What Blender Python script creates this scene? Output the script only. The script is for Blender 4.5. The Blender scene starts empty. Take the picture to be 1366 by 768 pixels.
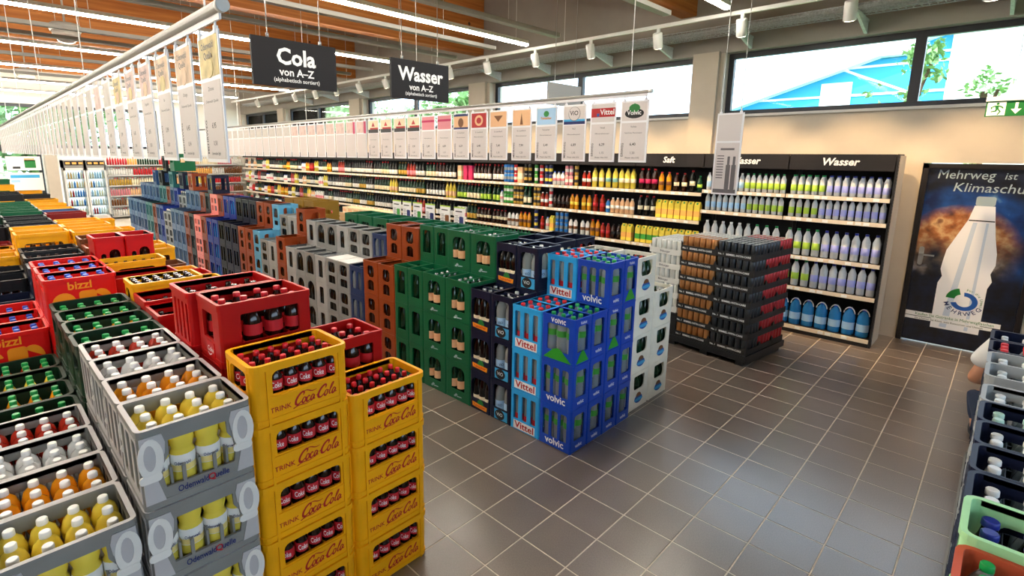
import bpy, bmesh, math, random
from mathutils import Vector, Matrix
from mathutils.geometry import tessellate_polygon
random.seed(7)
PI = math.pi
S = bpy.context.scene
COL = S.collection

# ------------------------------------------------------------------ camera, world, exposure
cam_d = bpy.data.cameras.new('camera'); cam = bpy.data.objects.new('camera', cam_d); COL.objects.link(cam)
F_PX, CX, CY = 697.268, 643.98, 342.16
cam_d.sensor_fit = 'HORIZONTAL'; cam_d.sensor_width = 36.0
cam_d.lens = F_PX / 1366 * 36.0
cam_d.shift_x = (683 - CX) / 1366.0
cam_d.shift_y = -(384 - CY) / 1366.0
cam_d.clip_end = 200; cam_d.clip_start = .05
_r = Vector((0.70356373, 0.71058871, 0.0078594)); _d = Vector((0.14070242, -0.12845361, -0.9816835)); _f = Vector((-0.69656364, 0.69178274, -0.19035685))
mw = Matrix((( _r.x, -_d.x, -_f.x, 2.8575), (_r.y, -_d.y, -_f.y, -2.5453), (_r.z, -_d.z, -_f.z, 2.0895), (0, 0, 0, 1)))
cam.matrix_world = mw
S.camera = cam
S.view_settings.view_transform = 'Standard'; S.view_settings.look = 'None'
S.view_settings.exposure = 1.0; S.view_settings.gamma = 1.0
S.view_settings.use_curve_mapping = False

W = bpy.data.worlds.new('world'); S.world = W; W.use_nodes = True
nt = W.node_tree; nt.nodes.clear()
o = nt.nodes.new('ShaderNodeOutputWorld'); bg = nt.nodes.new('ShaderNodeBackground')
bg.inputs[0].default_value = (.75, .88, 1.0, 1); bg.inputs[1].default_value = 3.3
nt.links.new(bg.outputs[0], o.inputs[0])
sun_d = bpy.data.lights.new('sun', 'SUN'); sun_d.energy = 4.0; sun_d.angle = .02; sun_d.color = (1, .95, .86)
sun = bpy.data.objects.new('sun', sun_d); COL.objects.link(sun); sun.rotation_euler = (math.radians(40), math.radians(-25), 0)
LED_STRENGTH = 38.0
SPOT_W = 95.0

# ------------------------------------------------------------------ materials
def lin(c):
    c = c / 255.0
    return c / 12.92 if c <= .04045 else ((c + .055) / 1.055) ** 2.4
def rgb(h):
    return tuple(lin(int(h[i:i+2], 16)) for i in (0, 2, 4))
MATS = {}
def mat(name, hexcol, rough=.42, metal=0.0, trans=0.0, var=.0, scale=30.0, emit=0.0, ior=1.45, bump=0.0, alpha=1.0, spec=None):
    m = bpy.data.materials.new(name); m.use_nodes = True; n = m.node_tree
    b = n.nodes['Principled BSDF']; c = rgb(hexcol) + (1,)
    b.inputs['Base Color'].default_value = c; b.inputs['Roughness'].default_value = rough; b.inputs['Metallic'].default_value = metal
    b.inputs['Transmission Weight'].default_value = trans; b.inputs['IOR'].default_value = ior; b.inputs['Alpha'].default_value = alpha
    if spec is not None: b.inputs['Specular IOR Level'].default_value = spec
    if emit:
        b.inputs['Emission Color'].default_value = c; b.inputs['Emission Strength'].default_value = emit
    if var or bump:
        t = n.nodes.new('ShaderNodeTexCoord'); z = n.nodes.new('ShaderNodeTexNoise'); z.inputs['Scale'].default_value = scale; z.inputs['Detail'].default_value = 3
        n.links.new(t.outputs['Object'], z.inputs['Vector'])
        if var:
            r = n.nodes.new('ShaderNodeValToRGB'); r.color_ramp.elements[0].position = .3; r.color_ramp.elements[1].position = .7
            r.color_ramp.elements[0].color = tuple(x * (1 - var) for x in c[:3]) + (1,); r.color_ramp.elements[1].color = tuple(min(1, x * (1 + var)) for x in c[:3]) + (1,)
            n.links.new(z.outputs['Fac'], r.inputs[0]); n.links.new(r.outputs[0], b.inputs['Base Color'])
        if bump:
            p = n.nodes.new('ShaderNodeBump'); p.inputs['Strength'].default_value = bump; p.inputs['Distance'].default_value = .01
            n.links.new(z.outputs['Fac'], p.inputs['Height']); n.links.new(p.outputs[0], b.inputs['Normal'])
    MATS[name] = m
    return m
def glass(name, tint='F4FAFF', refl=.5):
    m = bpy.data.materials.new(name); m.use_nodes = True; n = m.node_tree; n.nodes.clear()
    out = n.nodes.new('ShaderNodeOutputMaterial'); mx = n.nodes.new('ShaderNodeMixShader'); tr = n.nodes.new('ShaderNodeBsdfTransparent'); gl = n.nodes.new('ShaderNodeBsdfGlossy'); fr = n.nodes.new('ShaderNodeLayerWeight')
    tr.inputs[0].default_value = rgb(tint) + (1,); gl.inputs['Roughness'].default_value = .02; fr.inputs[0].default_value = .12
    n.links.new(fr.outputs['Fresnel'], mx.inputs[0]); n.links.new(tr.outputs[0], mx.inputs[1]); n.links.new(gl.outputs[0], mx.inputs[2]); n.links.new(mx.outputs[0], out.inputs[0])
    MATS[name] = m; return m
PL = dict(yellow='F2A90C', red='B00806', crimson='C00A0C', dkgreen='0C2A1A', green='0B5A36', oden='868581', odenlt='BBB8B8', odenwh='E6E3DC', bizzl='D81512',
          volvic='1846B4', vittel='2FA9EA', navy='10162F', navyblue='16305C', orange='8E3C14', gray='878A89', graylt='9EA1A1', ltblue='5FA9CF', pink='EE8E86', blue='16308C',
          black='17181B', grayblue='4A688E', teal='2A6C70', white='F6F0DE', brown='6B3A1E', ltgreen='A9DFA6', salmon='C9583A', deepgreen='0D5A43', olive='8C6A22', darkred='7E1414',
          steelblue='2A4C7C', brick='8A3C1A')
for k, v in PL.items(): mat(k, v, rough=.40, var=.06, scale=9, spec=.32)
mat('cap_red', 'D8202C', .35); mat('cap_white', 'E9EAE8', .35); mat('cap_green', '0E9A4A', .35); mat('cap_blue', '2A55C8', .35); mat('cap_navy', '2A3596', .35); mat('cap_yellow', 'D8D23A', .35); mat('cap_orange', 'E0672A', .35); mat('cap_pale', 'BFE3D2', .35); mat('cap_silver', 'C9CBCC', .25, metal=.7); mat('cap_gold', 'B98E3A', .3, metal=.7); mat('cap_black', '1A1A1A', .4)
mat('cola', '1C0A06', .12); mat('cola_clear', '3A120A', .1, trans=.25); mat('lemon', 'F6DE54', .12, trans=.15); mat('orangeade', 'F0A01E', .16, trans=.18); mat('redade', 'B8301E', .16, trans=.2); mat('clear_water', 'F2F6F8', .1, trans=.35, ior=1.25); mat('pet_clear', 'DCE8EC', .06, trans=.7, ior=1.2)
mat('glass_clear', 'C9D6D6', .07, trans=.6, ior=1.3); mat('glass_green', '0F3B26', .1, trans=.2); mat('glass_brown', '2E1208', .1, trans=.1); mat('glass_black', '0C0D0C', .12); mat('pet_blue', '3C9AE0', .1, trans=.3, ior=1.3); mat('pet_grey', '9FB0B8', .12, trans=.5, ior=1.3)
LAB = dict(lab_lemon='F4DE8A', lab_red='C8202A', lab_white='ECEAE4', lab_yellow='F2D84A', lab_lime='B4D84A', lab_violet='A9AEEA', lab_orange='F0B25A', lab_green='3E9A3A', lab_pink='E08A94', lab_cream='F0E2C0', lab_blue='2F7FD0', lab_navy='27306E', lab_black='1B1B1D', lab_skyblue='A8D0EE', lab_peach='E9B98A', lab_brown='7A4A22', lab_gold='C8A040', lab_magenta='C41F5A', lab_teal='7FB8B4')
for k, v in LAB.items(): mat(k, v, .5)
mat('ink_red', 'B3151B', .5); mat('ink_white', 'F2F2F0', .5); mat('ink_navy', '1B2A66', .5); mat('ink_orange', 'F0920F', .5); mat('ink_black', '1A1A1C', .5); mat('ink_grey', '6A6668', .6); mat('ink_green', '1D7A34', .5); mat('ink_blue', '1F57A8', .5); mat('ink_cyan', '3AA7DC', .5); mat('ink_silver', '9FB0B6', .5)
mat('steel', 'B7BABB', .3, metal=.9); mat('galvanised', 'C9CFD4', .5, metal=.1, var=.2, scale=60); mat('white_metal', 'DADAD6', .4); mat('grey_metal', '8B8984', .5); mat('black_metal', '1D1D20', .45); mat('dark_panel', '1E1C1F', .6, spec=.3)
mat('lip_cream', 'E2D3BE', .45); mat('paper', 'D9D2CF', .6); mat('paper_white', 'F0F0EE', .6); mat('cardboard', 'C9A070', .75); mat('frame_white', 'F2F2F4', .4)
mat('copper_can', 'B57A48', .3, metal=.6); mat('dark_can', '3A3D42', .3, metal=.6); mat('silver_can', 'C9CCCC', .25, metal=.7); mat('white_can', 'D9DAD5', .35, metal=.2); mat('red_can', 'B02A30', .3, metal=.4); mat('tray_black', '1E1D1F', .6); mat('tray_white', 'DDDCD6', .6); mat('film', 'A9ABA9', .15, trans=.6, ior=1.2)
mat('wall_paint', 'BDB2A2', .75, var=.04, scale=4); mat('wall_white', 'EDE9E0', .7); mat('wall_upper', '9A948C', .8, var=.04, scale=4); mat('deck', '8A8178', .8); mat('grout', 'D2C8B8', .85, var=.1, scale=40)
mat('win_frame', '2A2C33', .4); mat('sill', 'C8C8C4', .4); mat('facade_blue', '2F9BE0', .5); mat('facade_white', 'F4F6F8', .5); mat('lawn', '6E8A4A', .9); mat('leaf', '8DAE72', .6, var=.3, scale=6); mat('bark', '5B4632', .9)
mat('skin', 'D79A78', .55); mat('shirt', 'E4E3E0', .8); mat('jeans', '27344C', .85); mat('hair', '4A3526', .7); mat('shoe', '2A2A2C', .6)
mat('led', 'FFF6E6', emit=LED_STRENGTH); mat('spot_glow', 'FFF0D2', emit=6.0); mat('exit_green', '056A2A', .6); mat('glow_panel', 'FFFFFF', .5, emit=.7)
mat('mountain_green', '2C9A28', .5); mat('print_blue', 'C9D6E6', .5); mat('dome_clear', 'DAD6D0', .15, trans=.25, ior=1.3); mat('door_dark', '1B1718', .35)
glass('pane_glass'); glass('fridge_glass', 'EAF2F4')
def tile_mat():
    m = bpy.data.materials.new('tile_stone'); m.use_nodes = True; n = m.node_tree; b = n.nodes['Principled BSDF']
    t = n.nodes.new('ShaderNodeTexCoord'); a = n.nodes.new('ShaderNodeTexNoise'); a.inputs['Scale'].default_value = 160; a.inputs['Detail'].default_value = 2
    c = n.nodes.new('ShaderNodeTexNoise'); c.inputs['Scale'].default_value = 2.2
    g = n.nodes.new('ShaderNodeNewGeometry'); n.links.new(g.outputs['Position'], a.inputs['Vector']); n.links.new(g.outputs['Position'], c.inputs['Vector'])
    r = n.nodes.new('ShaderNodeValToRGB'); r.color_ramp.elements[0].position = .3; r.color_ramp.elements[1].position = .75
    r.color_ramp.elements[0].color = rgb('574C44') + (1,); r.color_ramp.elements[1].color = rgb('7F7267') + (1,)
    mx = n.nodes.new('ShaderNodeMath'); mx.operation = 'MULTIPLY_ADD'; mx.inputs[1].default_value = .35; n.links.new(c.outputs['Fac'], mx.inputs[0]); 
    m2 = n.nodes.new('ShaderNodeMath'); m2.operation = 'MULTIPLY'; m2.inputs[1].default_value = .65; n.links.new(a.outputs['Fac'], m2.inputs[0]); n.links.new(m2.outputs[0], mx.inputs[2])
    n.links.new(mx.outputs[0], r.inputs[0]); n.links.new(r.outputs[0], b.inputs['Base Color'])
    b.inputs['Roughness'].default_value = .30; b.inputs['Specular IOR Level'].default_value = 1.0; b.inputs['Coat Weight'].default_value = .5; b.inputs['Coat Roughness'].default_value = .28; b.inputs['Coat IOR'].default_value = 1.6
    p = n.nodes.new('ShaderNodeBump'); p.inputs['Strength'].default_value = .08; p.inputs['Distance'].default_value = .002; n.links.new(a.outputs['Fac'], p.inputs['Height']); n.links.new(p.outputs[0], b.inputs['Normal'])
    MATS['tile_stone'] = m
tile_mat()
def wood_mat():
    m = bpy.data.materials.new('glulam'); m.use_nodes = True; n = m.node_tree; b = n.nodes['Principled BSDF']
    t = n.nodes.new('ShaderNodeTexCoord'); mp = n.nodes.new('ShaderNodeMapping'); mp.inputs['Scale'].default_value = (6, .35, 9); n.links.new(t.outputs['Object'], mp.inputs[0])
    a = n.nodes.new('ShaderNodeTexNoise'); a.inputs['Scale'].default_value = 2.5; a.inputs['Detail'].default_value = 6; n.links.new(mp.outputs[0], a.inputs['Vector'])
    r = n.nodes.new('ShaderNodeValToRGB'); r.color_ramp.elements[0].position = .3; r.color_ramp.elements[1].position = .72
    r.color_ramp.elements[0].color = rgb('A0581F') + (1,); r.color_ramp.elements[1].color = rgb('C9803C') + (1,)
    n.links.new(a.outputs['Fac'], r.inputs[0])
    v = n.nodes.new('ShaderNodeTexVoronoi'); v.inputs['Scale'].default_value = 1.7; n.links.new(t.outputs['Object'], v.inputs['Vector'])
    k = n.nodes.new('ShaderNodeMath'); k.operation = 'LESS_THAN'; k.inputs[1].default_value = .055; n.links.new(v.outputs['Distance'], k.inputs[0])
    mx = n.nodes.new('ShaderNodeMix'); mx.data_type = 'RGBA'; mx.inputs[7].default_value = rgb('4A2A12') + (1,)
    n.links.new(k.outputs[0], mx.inputs[0]); n.links.new(r.outputs[0], mx.inputs[6]); n.links.new(mx.outputs[2], b.inputs['Base Color'])
    b.inputs['Roughness'].default_value = .6; MATS['glulam'] = m
wood_mat()
def earth_mat():
    # printed picture on the door: the earth from space, ochre land, cloud and deep blue
    m = bpy.data.materials.new('earth_print'); m.use_nodes = True; n = m.node_tree; b = n.nodes['Principled BSDF']
    t = n.nodes.new('ShaderNodeTexCoord')
    def noise(sc, det=5):
        a = n.nodes.new('ShaderNodeTexNoise'); a.inputs['Scale'].default_value = sc; a.inputs['Detail'].default_value = det; n.links.new(t.outputs['Object'], a.inputs['Vector']); return a.outputs['Fac']
    def ramp(src, stops):
        r = n.nodes.new('ShaderNodeValToRGB'); e = r.color_ramp.elements
        while len(e) < len(stops): e.new(.5)
        for i, (p, c) in enumerate(stops): e[i].position = p; e[i].color = rgb(c) + (1,)
        n.links.new(src, r.inputs[0]); return r.outputs[0]
    def dist(cx, cz):
        d = n.nodes.new('ShaderNodeVectorMath'); d.operation = 'DISTANCE'; d.inputs[1].default_value = (cx, 0, cz)
        s = n.nodes.new('ShaderNodeVectorMath'); s.operation = 'MULTIPLY'; s.inputs[1].default_value = (1, 0, 1); n.links.new(t.outputs['Object'], s.inputs[0]); n.links.new(s.outputs[0], d.inputs[0]); return d.outputs['Value']
    def mix(f, a, c):
        x = n.nodes.new('ShaderNodeMix'); x.data_type = 'RGBA'; n.links.new(f, x.inputs[0]); n.links.new(a, x.inputs[6]); n.links.new(c, x.inputs[7]); return x.outputs[2]
    def add(a, sc, c):
        x = n.nodes.new('ShaderNodeMath'); x.operation = 'MULTIPLY_ADD'; x.inputs[1].default_value = sc; n.links.new(a, x.inputs[0]); n.links.new(c, x.inputs[2]); return x.outputs[0]
    n1 = noise(4); n2 = noise(9)
    land = ramp(n2, [(.3, '5A3420'), (.48, 'A8683A'), (.62, 'CFA878'), (.75, '7A5038')])
    cloud = ramp(n1, [(.4, '1A1F30'), (.52, '5A5048'), (.68, 'CFC2BC')])
    sea = ramp(n1, [(.35, '0A1B4A'), (.6, '184A8E'), (.75, '7FA9C8')])
    space = ramp(n2, [(.35, '0B0C12'), (.75, '15203C')])
    ez = n.nodes.new('ShaderNodeSeparateXYZ'); n.links.new(t.outputs['Object'], ez.inputs[0])
    zz = add(n1, .35, ez.outputs['Z'])
    fland = ramp(zz, [(.0, '000000'), (1.0, 'FFFFFF')])
    d = add(n1, .05, dist(.36, 1.1))
    r1 = n.nodes.new('ShaderNodeMapRange'); r1.inputs[1].default_value = .66; r1.inputs[2].default_value = .76; n.links.new(d, r1.inputs[0])
    r2 = n.nodes.new('ShaderNodeMapRange'); r2.inputs[1].default_value = 1.18; r2.inputs[2].default_value = 1.42; n.links.new(zz, r2.inputs[0])
    r3 = n.nodes.new('ShaderNodeMapRange'); r3.inputs[1].default_value = .96; r3.inputs[2].default_value = 1.14; n.links.new(zz, r3.inputs[0])
    r4 = n.nodes.new('ShaderNodeMapRange'); r4.inputs[1].default_value = .42; r4.inputs[2].default_value = .54; n.links.new(d, r4.inputs[0])
    body = mix(r2.outputs[0], cloud, land); body = mix(r4.outputs[0], body, sea)
    c = mix(r1.outputs[0], body, space); c = mix(r3.outputs[0], space, c)
    n.links.new(c, b.inputs['Base Color']); b.inputs['Roughness'].default_value = .35
    MATS['earth_print'] = m
earth_mat()

# ------------------------------------------------------------------ mesh building
class MB:
    def __init__(self): self.v = []; self.f = []; self.mi = []; self.sm = []; self.mats = []
    def m(self, name):
        if name not in self.mats: self.mats.append(name)
        return self.mats.index(name)
    def add(self, vs, fs, mname, smooth=False):
        b = len(self.v); k = self.m(mname); self.v += [tuple(p) for p in vs]
        for f in fs: self.f.append(tuple(b + i for i in f)); self.mi.append(k); self.sm.append(smooth)
        return self
    def box(self, x0, x1, y0, y1, z0, z1, mname, rot=None, about=(0, 0, 0)):
        vs = [Vector((x, y, z)) for z in (z0, z1) for y in (y0, y1) for x in (x0, x1)]
        if rot is not None: a = Vector(about); vs = [rot @ (p - a) + a for p in vs]
        return self.add(vs, [(0, 2, 3, 1), (4, 5, 7, 6), (0, 1, 5, 4), (2, 6, 7, 3), (0, 4, 6, 2), (1, 3, 7, 5)], mname)
    def lathe(self, prof, n=12, mats=None, c=(0, 0, 0), cap=True, smooth=True):
        vs = []; 
        for r, z in prof: vs += [(c[0] + r * math.cos(2 * PI * i / n), c[1] + r * math.sin(2 * PI * i / n), c[2] + z) for i in range(n)]
        b = len(self.v); self.v += vs
        for j in range(len(prof) - 1):
            mk = self.m(mats[j] if isinstance(mats, (list, tuple)) else mats)
            for i in range(n):
                self.f.append((b + j * n + i, b + j * n + (i + 1) % n, b + (j + 1) * n + (i + 1) % n, b + (j + 1) * n + i)); self.mi.append(mk); self.sm.append(smooth)
        if cap:
            mk0 = self.m(mats[0] if isinstance(mats, (list, tuple)) else mats); mk1 = self.m(mats[-1] if isinstance(mats, (list, tuple)) else mats)
            self.f.append(tuple(b + i for i in reversed(range(n)))); self.mi.append(mk0); self.sm.append(False)
            self.f.append(tuple(b + (len(prof) - 1) * n + i for i in range(n))); self.mi.append(mk1); self.sm.append(False)
        return self
    def tube(self, pts, r, mname, n=6):
        pts = [Vector(p) for p in pts]; rings = []
        for i, p in enumerate(pts):
            d = (pts[min(i + 1, len(pts) - 1)] - pts[max(i - 1, 0)]).normalized(); up = Vector((0, 0, 1)) if abs(d.z) < .9 else Vector((1, 0, 0))
            a = d.cross(up).normalized(); b2 = d.cross(a)
            rings.append([p + (a * math.cos(2 * PI * k / n) + b2 * math.sin(2 * PI * k / n)) * r for k in range(n)])
        vs = [q for rr in rings for q in rr]; fs = []
        for j in range(len(pts) - 1):
            for k in range(n): fs.append((j * n + k, j * n + (k + 1) % n, (j + 1) * n + (k + 1) % n, (j + 1) * n + k))
        fs.append(tuple(range(n))); fs.append(tuple((len(pts) - 1) * n + k for k in reversed(range(n))))
        return self.add(vs, fs, mname, True)
    def poly(self, loops, M, depth, mname, side=None):
        """2-D outline with holes (u, v), mapped by M (u, v, n), extruded from 0 to depth along n."""
        flat = [p for l in loops for p in l]
        tris = tessellate_polygon([[Vector((p[0], p[1], 0)) for p in l] for l in loops])
        f0 = [M @ Vector((u, v, depth)) for u, v in flat]; k = len(flat)
        fix = []
        for t in tris:
            a, b, c = (flat[i] for i in t)
            if (b[0] - a[0]) * (c[1] - a[1]) - (b[1] - a[1]) * (c[0] - a[0]) < 0: t = (t[0], t[2], t[1])
            fix.append(tuple(t))
        self.add(f0, fix, mname)
        if depth > 0:
            f1 = [M @ Vector((u, v, 0)) for u, v in flat]; fs = [tuple(reversed([i + k for i in t])) for t in fix]; st = 0
            self2 = []
            for l in loops:
                n = len(l); ar = sum(l[i][0] * l[(i + 1) % n][1] - l[(i + 1) % n][0] * l[i][1] for i in range(n))
                outer = l is loops[0]
                for i in range(n):
                    a, b = st + i, st + (i + 1) % n
                    q = (a, b, b + k, a + k)
                    if (ar > 0) == outer: q = tuple(reversed(q))
                    self2.append(q)
                st += n
            self.add(f0 + f1, fs + self2, side or mname)
        return self
    def join(self, me, M, mname=None):
        vs = [M @ v.co for v in me.vertices]
        b = len(self.v); self.v += [tuple(v) for v in vs]; nm = [x.name for x in me.materials]
        for p in me.polygons:
            self.f.append(tuple(b + i for i in p.vertices)); self.mi.append(self.m(mname or nm[p.material_index])); self.sm.append(p.use_smooth)
        return self
    def mesh(self, name):
        me = bpy.data.meshes.new(name); me.from_pydata(self.v, [], self.f)
        for x in self.mats: me.materials.append(MATS[x])
        me.polygons.foreach_set('material_index', self.mi); me.polygons.foreach_set('use_smooth', self.sm); me.update()
        return me
def obj(name, me, parent=None, loc=(0, 0, 0), rz=0.0, rot=None):
    if isinstance(me, MB): me = me.mesh(name)
    o = bpy.data.objects.new(name, me); COL.objects.link(o); o.location = loc
    o.rotation_euler = rot if rot else (0, 0, rz)
    if parent is not None: o.parent = parent
    return o
def empty(name, loc=(0, 0, 0), rz=0.0):
    return obj(name, None, None, loc, rz)
def tag(o, label=None, cat=None, group=None, kind=None):
    if label:
        while len(label.split()) > 16 and ' the ' in label: label = label.replace(' the ', ' ', 1)
        o['label'] = label
    if cat: o['category'] = cat
    if group: o['group'] = group
    if kind: o['kind'] = kind
    return o
def struct(name, mb, loc=(0, 0, 0)): return tag(obj(name, mb, None, loc), kind='structure')
def copy_tree(o, loc=None, parent=None, rz=None):
    c = o.copy(); COL.objects.link(c)
    if parent is not None: c.parent = parent
    if loc is not None: c.location = loc
    if rz is not None: c.rotation_euler = (0, 0, rz)
    for ch in KIDS.get(o.name, ()): copy_tree(ch, None, c)
    return c
KIDS = {}
def FM(face, dx, dy, z=0.0):
    """frame of a crate face: u to the right seen from outside, v up, n outward"""
    if face == 'px': u, n, p = Vector((0, 1, 0)), Vector((1, 0, 0)), Vector((dx / 2, 0, z))
    if face == 'nx': u, n, p = Vector((0, -1, 0)), Vector((-1, 0, 0)), Vector((-dx / 2, 0, z))
    if face == 'ny': u, n, p = Vector((1, 0, 0)), Vector((0, -1, 0)), Vector((0, -dy / 2, z))
    if face == 'py': u, n, p = Vector((-1, 0, 0)), Vector((0, 1, 0)), Vector((0, dy / 2, z))
    v = Vector((0, 0, 1))
    return Matrix(((u.x, v.x, n.x, p.x), (u.y, v.y, n.y, p.y), (u.z, v.z, n.z, p.z), (0, 0, 0, 1)))
def rect(x0, x1, z0, z1, r=0.0, top=None, n=3):
    """counter-clockwise rounded rectangle; top = other radius for the upper corners"""
    rt = r if top is None else top; out = []
    for cx, cz, rr, a0 in ((x1 - r, z0 + r, r, -90), (x1 - rt, z1 - rt, rt, 0), (x0 + rt, z1 - rt, rt, 90), (x0 + r, z0 + r, r, 180)):
        if rr < 1e-4: out.append((cx, cz)); continue
        for i in range(n + 1): a = math.radians(a0 + 90 * i / n); out.append((cx + rr * math.cos(a), cz + rr * math.sin(a)))
    return out
def circ(cx, cz, r, n=16, rz=None, a0=0, a1=360):
    rz = rz or r; full = abs(a1 - a0) >= 360
    return [(cx + r * math.cos(math.radians(a0 + (a1 - a0) * i / (n if full else n - 1))), cz + rz * math.sin(math.radians(a0 + (a1 - a0) * i / (n if full else n - 1)))) for i in range(n)]
def arc_band(cx, cz, r0, r1, a0, a1, n=16, k=1.0):
    return circ(cx, cz, r1, n, r1 * k, a0, a1) + list(reversed(circ(cx, cz, r0, n, r0 * k, a0, a1)))
_T = {}
def text(s, size, mname='ink_white', shear=0.0, bold=0.0, align='CENTER', width=None, res=2):
    key = (s, size, mname, shear, bold, align, width)
    if key in _T: return _T[key]
    c = bpy.data.curves.new('lettering', 'FONT'); c.body = s; c.size = size; c.shear = shear; c.offset = bold * size; c.align_x = align; c.align_y = 'CENTER'; c.resolution_u = res; c.fill_mode = 'FRONT'
    o = bpy.data.objects.new('lettering', c); me = bpy.data.meshes.new_from_object(o)
    bpy.data.objects.remove(o); bpy.data.curves.remove(c)
    if width and me.vertices:
        xs = [v.co.x for v in me.vertices]; k = width / max(1e-6, max(xs) - min(xs)); m0 = (max(xs) + min(xs)) / 2
        for v in me.vertices: v.co.x = (v.co.x - m0) * k
    me.materials.clear(); me.materials.append(MATS[mname]); _T[key] = me
    return me
def put_text(mb, M, s, size, u, v, mname='ink_white', lift=.0015, **kw):
    rotz = kw.pop('rot', 0.0)
    mb.join(text(s, size, mname, **kw), M @ Matrix.Translation((u, v, lift)) @ Matrix.Rotation(rotz, 4, 'Z'))
    return mb
def ribbon(mb, M, strokes, sc, u, v, mname, shear=.25, lift=.0015):
    for pts, w in strokes:
        P = []
        for i in range(len(pts) - 1):
            p0, p1, p2, p3 = pts[max(i - 1, 0)], pts[i], pts[i + 1], pts[min(i + 2, len(pts) - 1)]
            for k in range(4):
                t = k / 4; P.append(tuple(.5 * (2 * p1[j] + (p2[j] - p0[j]) * t + (2 * p0[j] - 5 * p1[j] + 4 * p2[j] - p3[j]) * t * t + (3 * p1[j] - p0[j] - 3 * p2[j] + p3[j]) * t ** 3) for j in (0, 1)))
        P.append(pts[-1]); n = len(P); L = []; R = []
        for i, p in enumerate(P):
            a, b = P[max(i - 1, 0)], P[min(i + 1, n - 1)]; dx, dy = b[0] - a[0], b[1] - a[1]; l = math.hypot(dx, dy) or 1
            ww = w * (.45 + .55 * math.sin(PI * (i + .6) / (n + .2))); L.append((p[0] - dy / l * ww, p[1] + dx / l * ww)); R.append((p[0] + dy / l * ww, p[1] - dx / l * ww))
        vs = [M @ Vector((u + sc * (q[0] + shear * q[1]), v + sc * q[1], lift)) for q in L + R]
        mb.add(vs, [(i, n + i, n + i + 1, i + 1) for i in range(n - 1)], mname)
def script_word(x0=0):
    s = []; o = lambda x: [(x + .42, .62), (x + .2, .72), (x + .05, .4), (x + .12, .06), (x + .32, .02), (x + .48, .3), (x + .42, .62), (x + .62, .55)]
    s.append(([(1.15, 1.05), (1.2, 1.35), (.95, 1.5), (.55, 1.2), (.3, .6), (.4, .12), (.75, .0), (1.1, .3)], .11))
    s.append(([(.95, 1.5), (1.5, 1.55), (2.3, 1.25), (2.9, 1.3)], .05))
    s.append((o(1.15), .075))
    s.append(([(2.15, .6), (1.95, .72), (1.78, .4), (1.85, .06), (2.1, .04), (2.35, .3)], .08))
    s.append(([(2.75, .6), (2.5, .72), (2.35, .4), (2.42, .06), (2.6, .05), (2.8, .6), (2.78, .15), (3.0, .1)], .08))
    s.append(([(3.05, .42), (3.3, .5)], .05))
    s.append(([(4.2, 1.05), (4.25, 1.35), (4.0, 1.5), (3.6, 1.2), (3.35, .6), (3.45, .12), (3.8, .0), (4.15, .3)], .11))
    s.append((o(4.2), .075))
    s.append(([(4.85, .3), (5.2, 1.1), (5.25, 1.5), (5.05, 1.3), (4.95, .3), (5.1, .05), (5.3, .2)], .07))
    s.append(([(5.75, .6), (5.5, .72), (5.35, .4), (5.42, .06), (5.6, .05), (5.8, .6), (5.78, .15), (6.05, .15)], .08))
    s.append(([(.75, .0), (.4, -.3), (.2, -.35), (.9, -.15), (1.8, -.22), (2.4, -.1)], .05))
    return s
SCRIPT = script_word()
ORD = ['first', 'second', 'third', 'fourth', 'fifth', 'sixth', 'seventh', 'eighth', 'ninth', 'tenth', 'eleventh', 'twelfth', 'thirteenth', 'fourteenth', 'fifteenth', 'sixteenth', 'seventeenth', 'eighteenth', 'nineteenth', 'twentieth'] + ['twenty-' + x for x in ('first', 'second', 'third', 'fourth', 'fifth', 'sixth', 'seventh', 'eighth', 'ninth')] + ['thirtieth'] + ['thirty-' + x for x in ('first', 'second', 'third', 'fourth', 'fifth', 'sixth', 'seventh', 'eighth', 'ninth')] + ['fortieth'] + ['forty-' + x for x in ('first', 'second', 'third', 'fourth', 'fifth', 'sixth', 'seventh', 'eighth', 'ninth')] + ['fiftieth']

# ------------------------------------------------------------------ setting: floor, walls, ceiling, windows
XW0, XW1, YW0, YW1 = -17.6, 7.0, -9.5, 5.12
ZTOP = 5.06
TX, TY = .300, .28784
fb = MB(); fb.box(XW0 - .2, XW1 + .2, YW0 - .2, YW1 + .5, -.15, -.0015, 'grout')
floor = struct('floor', fb)
def tile_mesh(mb, x0, x1, y0, y1, c=.0035):
    mb.add([(x0, y0, -.0015), (x1, y0, -.0015), (x1, y1, -.0015), (x0, y1, -.0015), (x0 + c * .4, y0 + c * .4, 0), (x1 - c * .4, y0 + c * .4, 0), (x1 - c * .4, y1 - c * .4, 0), (x0 + c * .4, y1 - c * .4, 0)],
           [(4, 5, 6, 7), (0, 1, 5, 4), (1, 2, 6, 5), (2, 3, 7, 6), (3, 0, 4, 7)], 'tile_stone')
tm = MB(); g = .0034; tile_mesh(tm, g, TX - g, g, TY - g); tile_me = tm.mesh('tile')
rest = MB(); ntile = 0
for i in range(math.floor(XW0 / TX), math.ceil(XW1 / TX)):
    for j in range(math.floor(YW0 / TY), math.ceil((YW1 + .2) / TY)):
        x, y = i * TX, j * TY
        near = (x > .2 and x < 2.9 and y > -1.5 and y < 5.2 and not (x < .62 and .3 < y < 4.3) and not (x < .6 and y > 2.6)) or (-1.2 < x <= .2 and -1.1 < y < .28)
        if near and ntile < 298:
            obj('tile', tile_me, floor, (x, y, 0)); ntile += 1
        elif -13 < x and y > -8: tile_mesh(rest, x + g, x + TX - g, y + g, y + TY - g)
tag(obj('tile_field', rest, floor), kind='stuff')

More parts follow.
